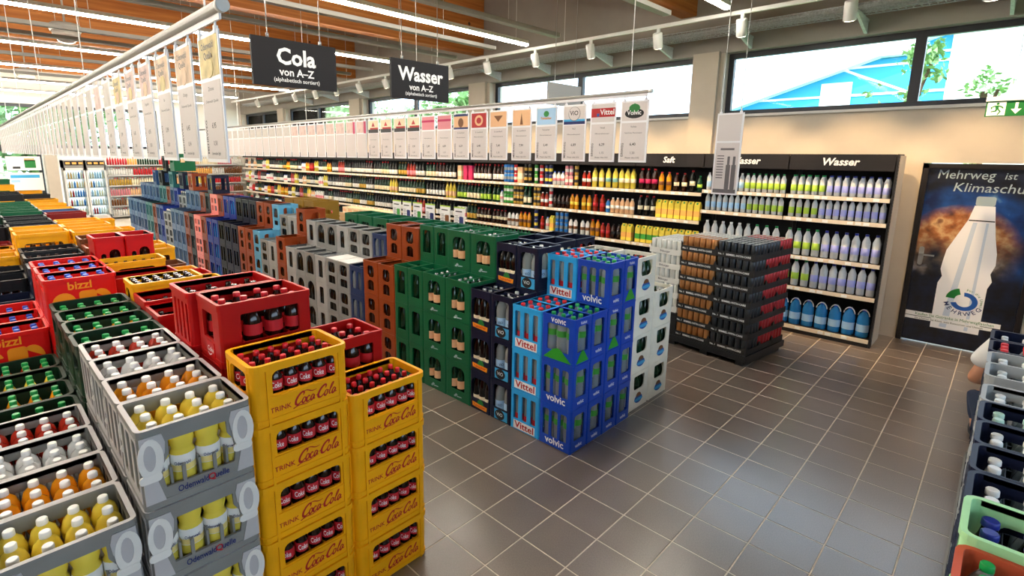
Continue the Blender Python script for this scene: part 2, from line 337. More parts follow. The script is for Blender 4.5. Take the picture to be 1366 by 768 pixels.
# window wall along the far right side (y = YW1)
WIN = [(-17.5, -14.4), (-13.85, -9.95), (-9.3, -5.3), (-4.7, -.6), (-.18, 5.4)]
WZ0, WZ1 = 2.66, 3.49
w = MB(); w.box(XW0, 2.11, YW1, YW1 + .35, 0, WZ0, 'wall_paint'); w.box(3.12, XW1, YW1, YW1 + .35, 0, WZ0, 'wall_paint'); w.box(2.11, 3.12, YW1, YW1 + .35, 2.045, WZ0, 'wall_paint')
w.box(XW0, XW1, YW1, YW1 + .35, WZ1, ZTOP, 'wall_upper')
xs = [XW0] + [v for a in WIN for v in a] + [XW1]
for a, b in zip(xs[0::2], xs[1::2]): w.box(a, b, YW1, YW1 + .35, WZ0, WZ1, 'wall_paint')
struct('wall_right', w)
p = MB()
for a, b in ((-.6, -.24), (-5.25, -4.78), (-9.9, -9.4), (-14.35, -13.9)): p.box(a, b, YW1 - .06, YW1, 0, WZ1 + .02, 'wall_paint')
struct('trim_1', p)
mul = {0: [-16.0], 1: [-12.0], 2: [-7.3], 3: [-2.66], 4: [1.9, 3.8]}
for i, (a, b) in enumerate(WIN):
    f = MB(); y0, y1, t = YW1 + .16, YW1 + .23, .07
    f.box(a, b, y0, y1, WZ0, WZ0 + t, 'win_frame'); f.box(a, b, y0, y1, WZ1 - t, WZ1, 'win_frame'); f.box(a, a + t, y0, y1, WZ0 + t, WZ1 - t, 'win_frame'); f.box(b - t, b, y0, y1, WZ0 + t, WZ1 - t, 'win_frame')
    r = struct('window_%d' % (5 - i), f)
    cut = [a + t] + [v for v in mul[i]] + [b - t]
    for v in mul[i]: mm = MB(); mm.box(v - .05, v + .05, y0 - .01, y1, WZ0 + t, WZ1 - t, 'win_frame'); obj('mullion', mm, r)
    for c0, c1 in zip(cut, cut[1:]): pm = MB(); pm.box(c0, c1, y0 + .03, y0 + .036, WZ0 + t, WZ1 - t, 'pane_glass'); obj('pane', pm, r)
    sm = MB(); sm.box(a - .01, b + .01, YW1 - .04, YW1 + .17, WZ0 - .03, WZ0 + .002, 'sill'); obj('window_sill', sm, r)
# ceiling, beams
c = MB(); c.box(XW0, XW1, YW0, YW1 + .35, ZTOP, ZTOP + .2, 'deck'); struct('ceiling', c)
nb = 0
for x in (3.6, -.73, -4.98, -9.7, -14.4):
    b = MB(); b.box(-.11, .11, YW0 + .02, YW1 - .01, 4.03, ZTOP - .002, 'glulam')
    nb += 1; struct('ceiling_beam', b, (x, 0, 0))
# back and side walls out of view, end wall with shop front
w = MB(); w.box(XW0, XW1, YW0 - .3, YW0, 0, ZTOP, 'wall_paint'); struct('wall_left', w)
w = MB(); w.box(XW1, XW1 + .3, YW0, YW1, 3.4, ZTOP, 'wall_paint'); w.box(XW1, XW1 + .3, YW0, -7.6, 0, 3.4, 'wall_paint'); w.box(XW1, XW1 + .3, 3.6, YW1, 0, 3.4, 'wall_paint'); w.box(XW1, XW1 + .3, -7.6, 3.6, 0, 1.9, 'wall_paint'); struct('wall_back', w)
f = MB(); f.box(XW1 + .1, XW1 + .18, -7.6, 3.6, 1.9, 1.98, 'win_frame'); f.box(XW1 + .1, XW1 + .18, -7.6, 3.6, 3.32, 3.4, 'win_frame')
for k in range(6): f.box(XW1 + .1, XW1 + .18, -7.6 + k * 2.224, -7.52 + k * 2.224, 1.98, 3.32, 'win_frame')
r = struct('window_8', f)
for k in range(5): pm = MB(); pm.box(XW1 + .13, XW1 + .136, -7.52 + k * 2.224, -7.6 + (k + 1) * 2.224, 1.98, 3.32, 'pane_glass'); obj('pane', pm, r)
w = MB(); ya, yb = -7.5, -.72
yc_ = 2.4; w.box(XW0 - .3, XW0, yb, yc_, 0, 2.2, 'wall_white'); w.box(XW0 - .3, XW0, yc_, YW1, 0, ZTOP, 'wall_white'); w.box(XW0 - .3, XW0, YW0, ya, 0, ZTOP, 'wall_white'); w.box(XW0 - .3, XW0, ya, yc_, 3.45, ZTOP, 'wall_white')
struct('wall_front', w)
f = MB(); X = XW0 - .15
for z0, z1 in ((2.2, 2.28), (3.36, 3.45)): f.box(X, X + .07, ya, yc_, z0, z1, 'win_frame')
cuts = [ya, -5.2, -2.9, yb, .9, yc_]
for y in cuts: f.box(X, X + .07, max(ya, y - .04), min(yc_, y + .04), 2.2, 3.45, 'win_frame')
r = struct('window_6', f)
for a, b in zip(cuts, cuts[1:]): pm = MB(); pm.box(X + .03, X + .036, a + .04, b - .04, 2.28, 3.36, 'pane_glass'); obj('pane', pm, r)
f = MB()
for y in (ya + .04, -5.8, -4.1, -2.4, yb - .06): f.box(X, X + .08, y - .05, y + .05, 0, 2.2, 'win_frame')
f.box(X, X + .08, ya, yb, 0, .12, 'win_frame'); f.box(X, X + .08, ya, yb, 2.1, 2.2, 'win_frame')
r = struct('window_7', f)
for a, b in ((ya, -5.8), (-5.8, -4.1), (-4.1, -2.4), (-2.4, yb)): pm = MB(); pm.box(X + .03, X + .036, a, b, .12, 2.1, 'pane_glass'); obj('pane', pm, r)
# outside
g_ = MB(); g_.box(-60, 60, -60, 70, -.4, -.2, 'lawn'); struct('ground', g_)
bm_ = MB()   # blue hall with a gable, seen through the big window
BX, BY = 1.5, 26.0
root = empty('blue_building', (BX, BY, 0)); tag(root, 'blue clad building with pale gable roof edge seen through the large window', 'building')
M_ = Matrix(((1, 0, 0, 0), (0, 0, -1, 0), (0, 1, 0, 0), (0, 0, 0, 1)))
bm_.poly([[(-12, 0), (-1.1, 0), (-1.1, 7.05), (-12, 3.45)]], M_, .5, 'facade_blue'); obj('facade', bm_, root)
b2 = MB(); b2.poly([[(-1.1, 0), (8, 0), (8, 9.6), (-1.1, 6.9)]], M_, .6, 'facade_white'); obj('white_wing', b2, root)
b3 = MB(); b3.poly([[(-13, 3.1), (8.6, 10.0), (8.6, 10.35), (-13, 3.5)]], M_, 1.2, 'facade_white'); obj('roof_edge', b3, root)
for z in (4.72, 5.86, 6.2):
    x0 = max(-12, -12 + (z - 3.5) / 3.45 * 10.9); b4 = MB(); b4.poly([[(x0, z), (-1.1, z), (-1.1, z + .09), (x0, z + .09)]], M_, .56, 'facade_white'); obj('facade_rail', b4, root)
b4 = MB(); b4.poly([[(-4.9, 5.95), (-4.8, 6.0), (-2.1, 4.75), (-2.2, 4.7)]], M_, .53, 'facade_white'); obj('facade_brace', b4, root)
b4 = MB(); b4.box(-5.6, -2.2, -1.1, -.5, 6.2, 6.95, 'facade_white'); obj('roof_box', b4, root)
b5 = MB(); b5.poly([[(-5.35, 3.9), (-4.2, 3.9), (-4.2, 5.33), (-5.35, 5.33)]], M_, .6, 'facade_white'); obj('door_panel', b5, root)
def tree(x, y, h, r, n, label, dens=.12, zlo=.35):
    root = empty('leafy_tree', (x, y, -.2)); tag(root, label, 'tree')
    t = MB(); t.tube([(0, 0, 0), (.1, 0, h * .4), (-.05, .1, h * .9)], .06, 'bark'); 
    for k in range(6): a = k * 1.1; t.tube([(0, 0, h * (.35 + .08 * k)), (r * .7 * math.cos(a), r * .7 * math.sin(a), h * (.5 + .08 * k))], .03, 'bark', 5)
    obj('trunk', t, root); l = MB(); rr = random.Random(int(x * 10) + 3)
    cl = [(Vector((rr.gauss(0, r * .5), rr.gauss(0, r * .5), h * (zlo + (1 - zlo) * rr.random())))) for _ in range(14)]
    for _ in range(n):
        c = rr.choice(cl) + Vector((rr.gauss(0, r * .22), rr.gauss(0, r * .22), rr.gauss(0, r * .25))); s = dens * (.6 + rr.random() * .8)
        a = Vector((rr.gauss(0, 1), rr.gauss(0, 1), rr.gauss(0, 1))).normalized(); b = a.cross(Vector((.3, .5, .8))).normalized()
        l.add([c - a * s, c + b * s * .5, c + a * s, c - b * s * .5], [(0, 1, 2, 3)], 'leaf')
    tag(obj('crown', l, root), kind='stuff'); return root
tree(1.25, 11, 4.5, .34, 700, 'young leafy tree in front of the blue building', .07, .5)
tree(2.25, 11.4, 3.95, .3, 320, 'slim leafy tree in front of the white wing', .065, .5)
tree(.57, 11, 3.75, .16, 160, 'thin sapling left of the young leafy tree', .055, .6)
tree(-15, 15, 4.7, 1.3, 1500, 'bushy green tree behind the window right of the water sign', .26, .45)
tree(-20.5, 16, 5.0, 1.9, 2000, 'wider bushy tree behind the window left of the water sign', .28, .4)
tree(-28.5, 17, 5.3, 2.0, 2000, 'wide green tree beyond the farther windows', .3, .4)
tree(-34, 18, 5.6, 2.0, 1600, 'green tree outside near the far corner', .3, .4)
tree(-27, -3.0, 6.0, 2.6, 2200, 'green tree outside the end wall window', .32, .3)
tree(-26, 1.0, 5.2, 1.8, 1600, 'green tree outside above the fridges', .3, .35)
tree(-29, -7.5, 5.6, 2.6, 1800, 'green tree outside the shop front', .32, .3)

# ------------------------------------------------------------------ door with the printed picture
DX0, DX1, DH = 2.115, 3.115, 2.04
d = MB(); t = .05
d.box(DX0, DX0 + t, YW1 - .02, YW1 + .12, 0, DH, 'door_dark'); d.box(DX1 - t, DX1, YW1 - .02, YW1 + .12, 0, DH, 'door_dark'); d.box(DX0, DX1, YW1 - .02, YW1 + .12, DH - t, DH, 'door_dark')
door = struct('door_1', d)
lf = MB(); lf.box(0, DX1 - DX0 - 2 * t, .0, .05, .01, DH - t, 'earth_print'); leaf = obj('door_leaf', lf, door, (DX0 + t, YW1 + .03, 0))
fm = Matrix(((1, 0, 0, DX0 + t), (0, 0, -1, YW1 + .029), (0, 1, 0, 0), (0, 0, 0, 1)))
bt = MB()
out = [(.235, .20), (.235, .72), (.262, .80), (.24, .88), (.248, .98), (.262, 1.1), (.33, 1.28), (.395, 1.45), (.425, 1.6), (.585, 1.6), (.605, 1.45), (.63, 1.28), (.665, 1.1), (.672, .98), (.645, .88), (.668, .8), (.642, .72), (.642, .20)]
bt.poly([list(reversed(out))], fm, .0012, 'frame_white')
obj('printed_bottle', bt, door)
bt = MB(); bt.poly([rect(.428, .582, 1.6, 1.7, .02)], fm, .0018, 'ink_silver'); bt.poly([rect(.398, .603, 1.435, 1.447)], fm, .0022, 'ink_black')
bt.poly([list(reversed([(.31, .22), (.37, .22), (.47, 1.42), (.435, 1.42)]))], fm, .0014, 'print_blue'); bt.poly([list(reversed([(.52, .22), (.55, .22), (.56, 1.42), (.54, 1.42)]))], fm, .0014, 'print_blue'); obj('printed_cap', bt, door)
lg = MB(); cx, cz = .48, .545
lg.poly([list(reversed(arc_band(cx, cz, .065, .112, -165, 95, 24, .92)))], fm, .0026, 'ink_blue')
lg.poly([list(reversed(arc_band(cx - .02, cz + .02, .06, .135, 105, 178, 12, .92)))], fm, .0026, 'ink_green')
for i, ch in enumerate('MEHRWEG'):
    a = math.radians(200 + i * 21.5); put_text(lg, fm, ch, .062, cx + .15 * math.cos(a), cz + .14 * math.sin(a), 'ink_navy', lift=.003, rot=a + PI / 2, bold=.008)
for i, ch in enumerate('Für die Umwelt'):
    a = math.radians(84 - i * 8.2); put_text(lg, fm, ch, .036, cx + .142 * math.cos(a), cz + .132 * math.sin(a), 'ink_green', lift=.003, rot=a - PI / 2)
obj('reuse_logo', lg, door)
tx = MB(); put_text(tx, fm, 'Mehrweg', .135, .315, 1.92, 'ink_silver', lift=.003, shear=.1, width=.46); put_text(tx, fm, 'ist', .10, .655, 1.915, 'ink_silver', lift=.003, shear=.15)
put_text(tx, fm, 'Klimaschutz', .135, .56, 1.785, 'ink_silver', lift=.003, shear=.15, width=.66); obj('slogan', tx, door)
st = MB(); st.poly([rect(-.03, .80, .305, .355)], fm, .003, 'paper_white'); st.poly([rect(-.03, .74, .265, .298)], fm, .003, 'paper_white')
put_text(st, fm, 'Kaufen Sie Getränke in Mehrwegflaschen', .045, .42, .33, 'ink_green', lift=.004, width=.66); put_text(st, fm, 'Sie schonen das Klima, statt Ressourcen und Umwelt', .03, .38, .281, 'ink_black', lift=.004, width=.58)
obj('slogan_strip', st, door)
h = MB(); h.poly([rect(.03, .075, .90, 1.11, .022)], fm, .012, 'steel'); h.box(DX0 + t + .05, DX0 + t + .17, YW1 - .035, YW1 - .02, 1.015, 1.033, 'steel'); h.box(DX0 + t + .045, DX0 + t + .06, YW1 - .035, YW1 + .02, 1.015, 1.033, 'steel'); obj('door_handle', h, door)

# ------------------------------------------------------------------ ceiling lights, rails, track, tray
lights = [.36, -2.53, -5.25, -8.03, -10.78, -13.7, -16.4]
yend = [3.70, 3.70, 3.15, 3.0, 3.83, 3.6, 3.6]
for i, (x, ye) in enumerate(zip(lights, yend)):
    r = empty('strip_light', (x, 0, 3.7)); tag(r, '%s lit white LED strip light hanging below the beams, counted from the door' % ORD[i], 'light', 'lit LED strip lights')
    h = MB(); h.box(-.035, .035, -8.9, ye, .012, .06, 'white_metal'); obj('housing', h, r)
    l = MB(); l.box(-.025, .025, -8.9, ye - .004, -.016, .011, 'led'); obj('diffuser', l, r)
    for y in (-6, -2.5, .8, ye - .25): c = MB(); c.tube([(0, 0, .06), (0, 0, ZTOP - 3.705)], .004, 'white_metal', 5); obj('suspension_cable', c, r, (0, y, 0))
k = 0
for x, ye in ((-.27, 3.55), (-1.9, 3.6), (-3.15, 3.62), (-4.2, 3.75), (-6.4, 3.5), (-7.2, 3.5), (-9.4, 3.5), (-12.2, 3.5)):
    r = empty('carrier_rail', (x, 0, 3.7)); tag(r, '%s unlit grey carrier rail between the strip lights, counted from the door' % ORD[k], 'rail', 'unlit ceiling rails'); k += 1
    h = MB(); h.box(-.05, .05, -8.9, ye, 0, .05, 'grey_metal'); h.box(-.05, .05, ye, ye + .006, 0, .05, 'white_metal'); obj('rail_profile', h, r)
    for y in (-5, -1, 2.6): c = MB(); c.tube([(0, 0, .05), (0, 0, ZTOP - 3.705)], .004, 'white_metal', 5); obj('suspension_cable', c, r, (0, y, 0))
TRY, TRZ = 3.9, 3.68
r = empty('spotlight_track', (0, TRY, TRZ)); tag(r, 'long white ceiling track carrying the spotlights along the window wall', 'track')
h = MB(); h.box(-15, 5.5, -.018, .018, -.02, .02, 'white_metal'); obj('track_profile', h, r)
for x in range(-14, 5, 3): c = MB(); c.tube([(0, 0, .02), (0, 0, ZTOP - TRZ - .005)], .004, 'white_metal', 5); obj('suspension_cable', c, r, (x, 0, 0))
sp0 = MB(); sp0.box(-.016, .016, -.016, .016, -.09, -.02, 'white_metal'); 
head = MB(); head.lathe([(.054, -.095), (.058, -.09), (.058, .08), (.05, .088)], 16, 'white_metal'); 
lens = MB(); lens.lathe([(.046, -.099), (.046, -.094)], 14, 'spot_glow')
arm_me, head_me, lens_me = sp0.mesh('arm'), head.mesh('lamp_head'), lens.mesh('lens')
sxs = [2.5, 1.48, .457, -.546, -1.542, -2.536, -3.563, -4.503, -5.5, -6.5, -7.5, -8.5, -9.5, -10.6, -11.8, -13]
for i, x in enumerate(sxs):
    r = obj('spotlight', arm_me, None, (x, TRY, TRZ)); tag(r, 'white cylinder spotlight, %s on the track from the door end' % ORD[i], 'spotlight', 'spotlights on the white track')
    hd = obj('lamp_head', head_me, r, (.0, .0, -.16), 0, (math.radians(22), math.radians(4), 0)); obj('lens', lens_me, hd)
    ld = bpy.data.lights.new('spot_bulb', 'SPOT'); ld.energy = SPOT_W; ld.color = (1, .68, .36); ld.spot_size = math.radians(72); ld.spot_blend = .6; ld.shadow_soft_size = .03
    lo = bpy.data.objects.new('spot_bulb', ld); COL.objects.link(lo); lo.parent = r
    lo.location = (0, .05, -.29); lo.rotation_euler = Vector((0, .62, -1.5)).to_track_quat('-Z', 'Y').to_euler()
r = empty('cable_tray', (0, 4.72, 3.66)); tag(r, 'galvanised wire mesh cable tray on brackets above the windows', 'cable tray')
t_ = MB()
for y, z in ((-.15, 0), (-.05, 0), (.05, 0), (.15, 0), (-.15, .06), (.15, .06)): t_.tube([(-16, y, z), (5.5, y, z)], .007, 'galvanised', 5)
n = 0; x = -12.0
while x < 5.5:
    t_.tube([(x, -.15, .06), (x, -.15, 0), (x, .15, 0), (x, .15, .06)], .0045, 'galvanised', 4); x += .065
tag(obj('wire_mesh', t_, r), kind='stuff')
for k in range(7):
    cb = MB(); rr = random.Random(k); yy = -.12 + k * .04; cb.tube([(-16 + 21.5 * i / 24, yy + rr.uniform(-.02, .02), .03 + rr.uniform(0, .02)) for i in range(25)], .02, 'galvanised', 6); obj('cable', cb, r)
for x in [2.6, 1.4, .15, -.95, -1.95, -3.2, -4.4, -6, -7.5, -9, -10.5, -12]:
    b = MB(); b.box(-.02, .02, -.2, .39, -.035, -.006, 'galvanised'); b.add([(-.015, .39, -.035), (.015, .39, -.035), (.015, .39, -.16), (-.015, .39, -.16), (-.015, -.16, -.035), (.015, -.16, -.035)], [(0, 1, 2, 3), (3, 2, 5, 4), (0, 3, 4), (1, 5, 2), (0, 4, 5, 1)], 'galvanised')
    obj('bracket', b, r, (x, 0, 0))
for i, (x, y, z, l) in enumerate(((-7.74, -1.1, 3.9, 'round white dome camera under the beams, the nearer one'), (-14.1, -1.1, 3.9, 'round white dome camera under the beams, the farther one'))):
    r = empty('dome_camera', (x, y, z)); tag(r, l, 'camera', 'dome cameras under the ceiling')
    b = MB(); b.lathe([(.19, 0), (.205, .02), (.205, .09), (.17, .12)], 20, 'white_metal'); b.tube([(0, 0, .12), (0, 0, ZTOP - z - .005)], .015, 'white_metal'); obj('housing', b, r)
    b = MB(); b.lathe([(.03, -.17), (.10, -.15), (.16, -.09), (.185, 0)], 20, 'dome_clear'); obj('dome', b, r)
# exit sign
r = empty('exit_sign', (2.70, 4.4, 2.56)); tag(r, 'green emergency exit sign with running man and down arrow by the window', 'sign')
b = MB(); b.box(-.135, .135, -.008, .008, -.078, .06, 'exit_green'); obj('panel', b, r); b = MB(); b.box(-.14, .14, -.02, .02, .06, .10, 'white_metal'); obj('lamp_box', b, r)
fmx = Matrix(((1, 0, 0, 0), (0, 0, -1, -.0085), (0, 1, 0, 0), (0, 0, 0, 1))); b = MB(); b.poly([rect(-.125, .0, -.07, .05)], fmx, .001, 'ink_white')
b.poly([[(.06, .04), (.08, .04), (.08, -.015), (.105, -.015), (.07, -.06), (.035, -.015), (.06, -.015)][::-1]], fmx, .001, 'ink_white'); obj('arrow', b, r)
b = MB(); b.poly([circ(-.055, .035, .011, 10)], fmx, .002, 'exit_green')
for q in ([(-.075, .02), (-.05, .022), (-.045, -.012), (-.066, -.012)], [(-.066, -.012), (-.05, -.012), (-.06, -.035), (-.095, -.04), (-.095, -.03), (-.07, -.025)], [(-.056, -.012), (-.045, -.012), (-.028, -.035), (-.045, -.066), (-.054, -.062), (-.04, -.036)], [(-.05, .022), (-.025, .012), (-.012, -.006), (-.02, -.01), (-.032, .004), (-.05, .008)], [(-.075, .02), (-.1, .006), (-.098, -.012), (-.09, -.012), (-.09, .002), (-.07, .01)]): b.poly([q], fmx, .002, 'exit_green')
obj('running_man', b, r); b = MB(); b.tube([(.0, 0, .10), (.03, 0, .5), (.02, 0, .8), (.1, 0, ZTOP - 2.57)], .004, 'white_metal', 5); obj('cord', b, r)
# hanging dark signs
def hang_sign(y0, y1, word, label):
    x = -1.2; yc, hw = (y0 + y1) / 2, (y1 - y0) / 2
    r = empty('hanging_sign', (x, yc, 2.765)); tag(r, label, 'sign')
    b = MB(); b.box(-.012, .012, -hw, hw, -.172, .172, 'dark_panel'); obj('board', b, r)
    M = Matrix(((0, 0, 1, .0125), (1, 0, 0, 0), (0, 1, 0, 0), (0, 0, 0, 1))); b = MB(); put_text(b, M, word, .165, 0, .045, bold=.03); obj('lettering', b, r)
    b = MB(); put_text(b, M, 'von A–Z', .078, 0, -.065, bold=.024); put_text(b, M, '(alphabetisch sortiert)', .042, 0, -.122, bold=.008); obj('lettering', b, r)
    for y in (-hw * .62, hw * .62): b = MB(); b.tube([(0, 0, .172), (0, 0, ZTOP - 2.77)], .004, 'steel', 5); b.lathe([(.012, 0), (.012, .03)], 8, 'steel', (0, 0, .172)); obj('suspension_wire', b, r, (0, y, 0))
hang_sign(-.918, -.237, 'Cola', 'black hanging sign reading Cola von A-Z'); hang_sign(.305, .981, 'Wasser', 'black hanging sign reading Wasser von A-Z')
r = empty('hanging_sign', (-1.2, 2.88, 2.82)); tag(r, 'pale grey hanging sign seen behind the row of price banners by the window', 'sign')
b = MB(); b.box(-.012, .012, -.33, .33, -.13, .13, 'grey_metal'); obj('board', b, r); 
for y in (-.2, .2): b = MB(); b.tube([(0, 0, .13), (0, 0, ZTOP - 2.825)], .004, 'steel', 5); obj('suspension_wire', b, r, (0, y, 0))

# ------------------------------------------------------------------ bottles and cans (prototypes share mesh data)
def vessel(prof, mats, n=12):
    b = MB(); b.lathe(prof, n, mats); return b
def label_text(s, size, r, z, mname, width):
    """lettering bent round a label of radius r, facing +x"""
    me = text(s, size, mname, width=width, bold=.01); b = MB()
    vs = [((r + .0008) * math.cos(v.co.x / r), (r + .0008) * math.sin(v.co.x / r), z + v.co.y) for v in me.vertices]
    b.add(vs, [tuple(p.vertices) for p in me.polygons], mname); return b
class Proto:
    """a bottle kind: body mesh and part meshes (name, mesh)"""
    def __init__(self, name, body, parts=()): self.name = name; self.body = body.mesh(name); self.parts = [(n, m.mesh(n), l) for n, m, l in parts]
    def put(self, loc, rz, label, cat, group, parts=True):
        o = obj(self.name, self.body, None, loc, rz); tag(o, label, cat, group)
        if parts:
            for n, m, l in self.parts:
                c = obj(n, m, o)
                if l: c['label'] = l
        return o
def ring(r, z0, z1, m, n=12): b = MB(); b.lathe([(r, z0), (r, z1)], n, m, cap=False); return b
def capm(r, z0, z1, m, n=12): b = MB(); b.lathe([(r, z0), (r * 1.03, z0 + .003), (r, z1 - .003), (r * .85, z1)], n, m); return b
def bottle(kind, h, r, bodym, capmname, labm=None, lz=(.25, .5), neck=.32, textlab=None, capr=None, capl=None, curvy=False, n=12):
    nr = capr or r * .38
    if curvy: prof = [(r * .8, 0), (r * .98, .01), (r, .05), (r, h * .52), (r * .86, h * .56), (r * .85, h * .59), (r * 1.0, h * .67), (r * 1.02, h * .75), (r * .8, h * .86), (nr * .95, h * .93), (nr * .9, h - .012)]
    else: prof = [(r * .85, 0), (r, .008), (r, h * (1 - neck) - .02), (r * .93, h * (1 - neck) + .01), (r * .6, h * (1 - neck * .55)), (nr * .9, h * (1 - neck * .3)), (nr * .85, h - .012)]
    body = vessel(prof, bodym, n)
    parts = [('cap', capm(nr, h - .022, h, capmname, n), capl)]
    if labm: parts.append(('label', ring(r * 1.012, h * lz[0], h * lz[1], labm, n), None))
    if curvy: parts.append(('fruit_print', ring(r * 1.016, h * lz[0] + .002, h * (lz[0] * .62 + lz[1] * .38), 'lab_lemon' if bodym == 'lemon' else 'lab_orange', n), None))
    if textlab: parts.append(('lettering', label_text(textlab[0], textlab[1], r * 1.02, h * (lz[0] + lz[1]) / 2, textlab[2], textlab[3]), None))
    return Proto(kind, body, parts)
B = {}
B['cola'] = bottle('cola_bottle', .224, .029, 'cola', 'cap_red', 'lab_red', (.52, .71), .30, ('Coke', .034, 'ink_white', .042), .0122, 'bright red crown cap')
B['cola'].parts = [p for p in B['cola'].parts]
B['pet'] = bottle('cola_pet_bottle', .262, .042, 'cola', 'cap_red', 'lab_red', (.38, .58), .36, None, .016, 'red screw cap')
for k, m in (('lemon', 'lemon'), ('orange', 'orangeade'), ('reds', 'redade'), ('clear', 'clear_water')):
    B['oden_' + k] = bottle('lemonade_bottle', .276, .041, m, 'cap_white', 'lab_white', (.29, .52), .4, ('Odenwald', .018, 'ink_navy', .052), .016, 'white screw cap', curvy=True, n=14)
for k, m in (('y', 'lab_yellow'), ('o', 'lab_orange'), ('r', 'lab_red'), ('b', 'lab_brown')):
    B['green_' + k] = bottle('lemonade_bottle', .258, .040, 'lemon' if k == 'y' else 'orangeade' if k == 'o' else 'redade', 'cap_green', m, (.4, .62), .35, None, .016, 'green screw cap')
B['bizzl'] = bottle('lemonade_bottle', .292, .041, 'orangeade', 'cap_blue', 'lab_orange', (.3, .55), .38, None, .017, 'blue screw cap')
B['navycap'] = bottle('lemonade_bottle', .255, .04, 'glass_black', 'cap_orange', None, (.3, .5), .4, None, .017)
B['whitecap'] = bottle('lemonade_bottle', .245, .04, 'cola', 'cap_white', 'lab_red', (.3, .5), .4, None, .017)
B['yellowcap'] = bottle('beer_bottle', .225, .031, 'glass_brown', 'cap_yellow', 'lab_cream', (.3, .5), .42, None, .015)
B['beer'] = bottle('beer_bottle', .222, .031, 'glass_brown', 'cap_silver', 'lab_gold', (.3, .5), .42, None, .014)
B['beerg'] = bottle('beer_bottle', .25, .031, 'glass_green', 'cap_green', 'lab_cream', (.3, .5), .42, None, .014)
B['volvic'] = bottle('water_bottle', .325, .043, 'pet_clear', 'cap_green', 'lab_green', (.5, .64), .26, None, .016, 'green screw cap')
B['vittel'] = bottle('water_bottle', .325, .043, 'pet_clear', 'cap_red', 'lab_red', (.2, .36), .26, None, .017, 'red screw cap')
B['vio'] = bottle('glass_water_bottle', .318, .043, 'glass_clear', 'cap_white', 'lab_skyblue', (.22, .46), .32, ('ViO', .03, 'ink_navy', .04), .016)
B['toenis'] = bottle('glass_water_bottle', .318, .041, 'glass_black', 'cap_silver', 'lab_cream', (.2, .36), .4, None, .016)
B['gw'] = bottle('glass_water_bottle', .325, .040, 'glass_green', 'cap_silver', 'lab_peach', (.28, .50), .4, None, .016)
B['ow'] = bottle('glass_water_bottle', .318, .040, 'glass_brown', 'cap_white', 'lab_pink', (.22, .38), .4, None, .016)
B['gy'] = bottle('glass_water_bottle', .288, .040, 'glass_black', 'cap_red', 'lab_pink', (.14, .34), .4, None, .016)
B['wh'] = bottle('glass_water_bottle', .30, .038, 'glass_green', 'cap_silver', 'lab_cream', (.2, .5), .4, None, .015)
B['bl'] = bottle('mineral_water_bottle', .30, .038, 'pet_blue', 'cap_white', 'lab_white', (.2, .4), .35, None, .016)
B['navyr'] = bottle('mineral_water_bottle', .29, .040, 'pet_grey', 'cap_red', 'lab_white', (.2, .4), .35, None, .017)
B['rc'] = bottle('mineral_water_bottle', .30, .040, 'glass_clear', 'cap_pale', 'lab_skyblue', (.2, .4), .35, None, .019)
B['rw'] = bottle('mineral_water_bottle', .30, .040, 'pet_grey', 'cap_white', 'lab_skyblue', (.2, .4), .35, None, .019)
B['rb'] = bottle('mineral_water_bottle', .30, .042, 'glass_black', 'cap_navy', 'lab_blue', (.2, .4), .35, None, .022)

# ------------------------------------------------------------------ crates
def outline(dx, dy, r, n=3, inset=0.0):
    dx2, dy2 = dx / 2 - inset, dy / 2 - inset
    return rect(-dx2, dx2, -dy2, dy2, max(.002, r - inset), None, n)
def shell(dx, dy, h, m, holes, r=.025, t=.012, rim=.026, base=.03, proud=.006, ribs=None):
    """moulded crate: four walls with their openings, rounded corner posts, rim, foot and floor; holes[face] = outlines (u, z)"""
    b = MB()
    for face in ('px', 'nx', 'py', 'ny'):
        L = (dy if face[1] == 'x' else dx) / 2 - r
        hs = holes.get(face) or holes.get('*' + face[1]) or []
        b.poly([rect(-L, L, .004, h - .002)] + [list(reversed(q)) for q in hs], FM(face, dx - 2 * t, dy - 2 * t), t, m)
        for u in (ribs or {}).get('*' + face[1], ()): b.poly([rect(u - .005, u + .005, .0, h - .01)], FM(face, dx, dy), .006, m)
    for sx, sy, a0 in ((1, 1, 0), (-1, 1, 90), (-1, -1, 180), (1, -1, 270)):
        cx, cy = sx * (dx / 2 - r), sy * (dy / 2 - r); vs = []; n = 4
        for rr in (r, r - t):
            for z in (0, h - .002): vs += [(cx + rr * math.cos(math.radians(a0 + 90 * i / n)), cy + rr * math.sin(math.radians(a0 + 90 * i / n)), z) for i in range(n + 1)]
        k = n + 1; fs = []
        for i in range(n): fs += [(i, i + 1, k + i + 1, k + i), (2 * k + i + 1, 2 * k + i, 3 * k + i, 3 * k + i + 1)]
        b.add(vs, fs, m, True)
    for z0, z1, q in ((h - rim, h, proud), (0.0, base * .5, -.004), (base * .5, base, proud * .6)):
        o1 = outline(dx + 2 * q, dy + 2 * q, r + q); i1 = outline(dx, dy, r, 3, t); n = len(o1)
        vs = [(x, y, z0) for x, y in o1] + [(x, y, z1) for x, y in o1] + [(x, y, z1) for x, y in i1] + [(x, y, z0) for x, y in i1]; fs = []
        for i in range(n):
            j = (i + 1) % n; fs += [(i, j, n + j, n + i), (n + i, n + j, 2 * n + j, 2 * n + i), (2 * n + i, 2 * n + j, 3 * n + j, 3 * n + i), (3 * n + i, 3 * n + j, j, i)]
        b.add(vs, fs, m)
    o1 = outline(dx, dy, r, 3, t * .5); n = len(o1)
    b.add([(x, y, .006) for x, y in o1] + [(x, y, .012) for x, y in o1], [tuple(range(n, 2 * n)), tuple(reversed(range(n)))], m)
    return b
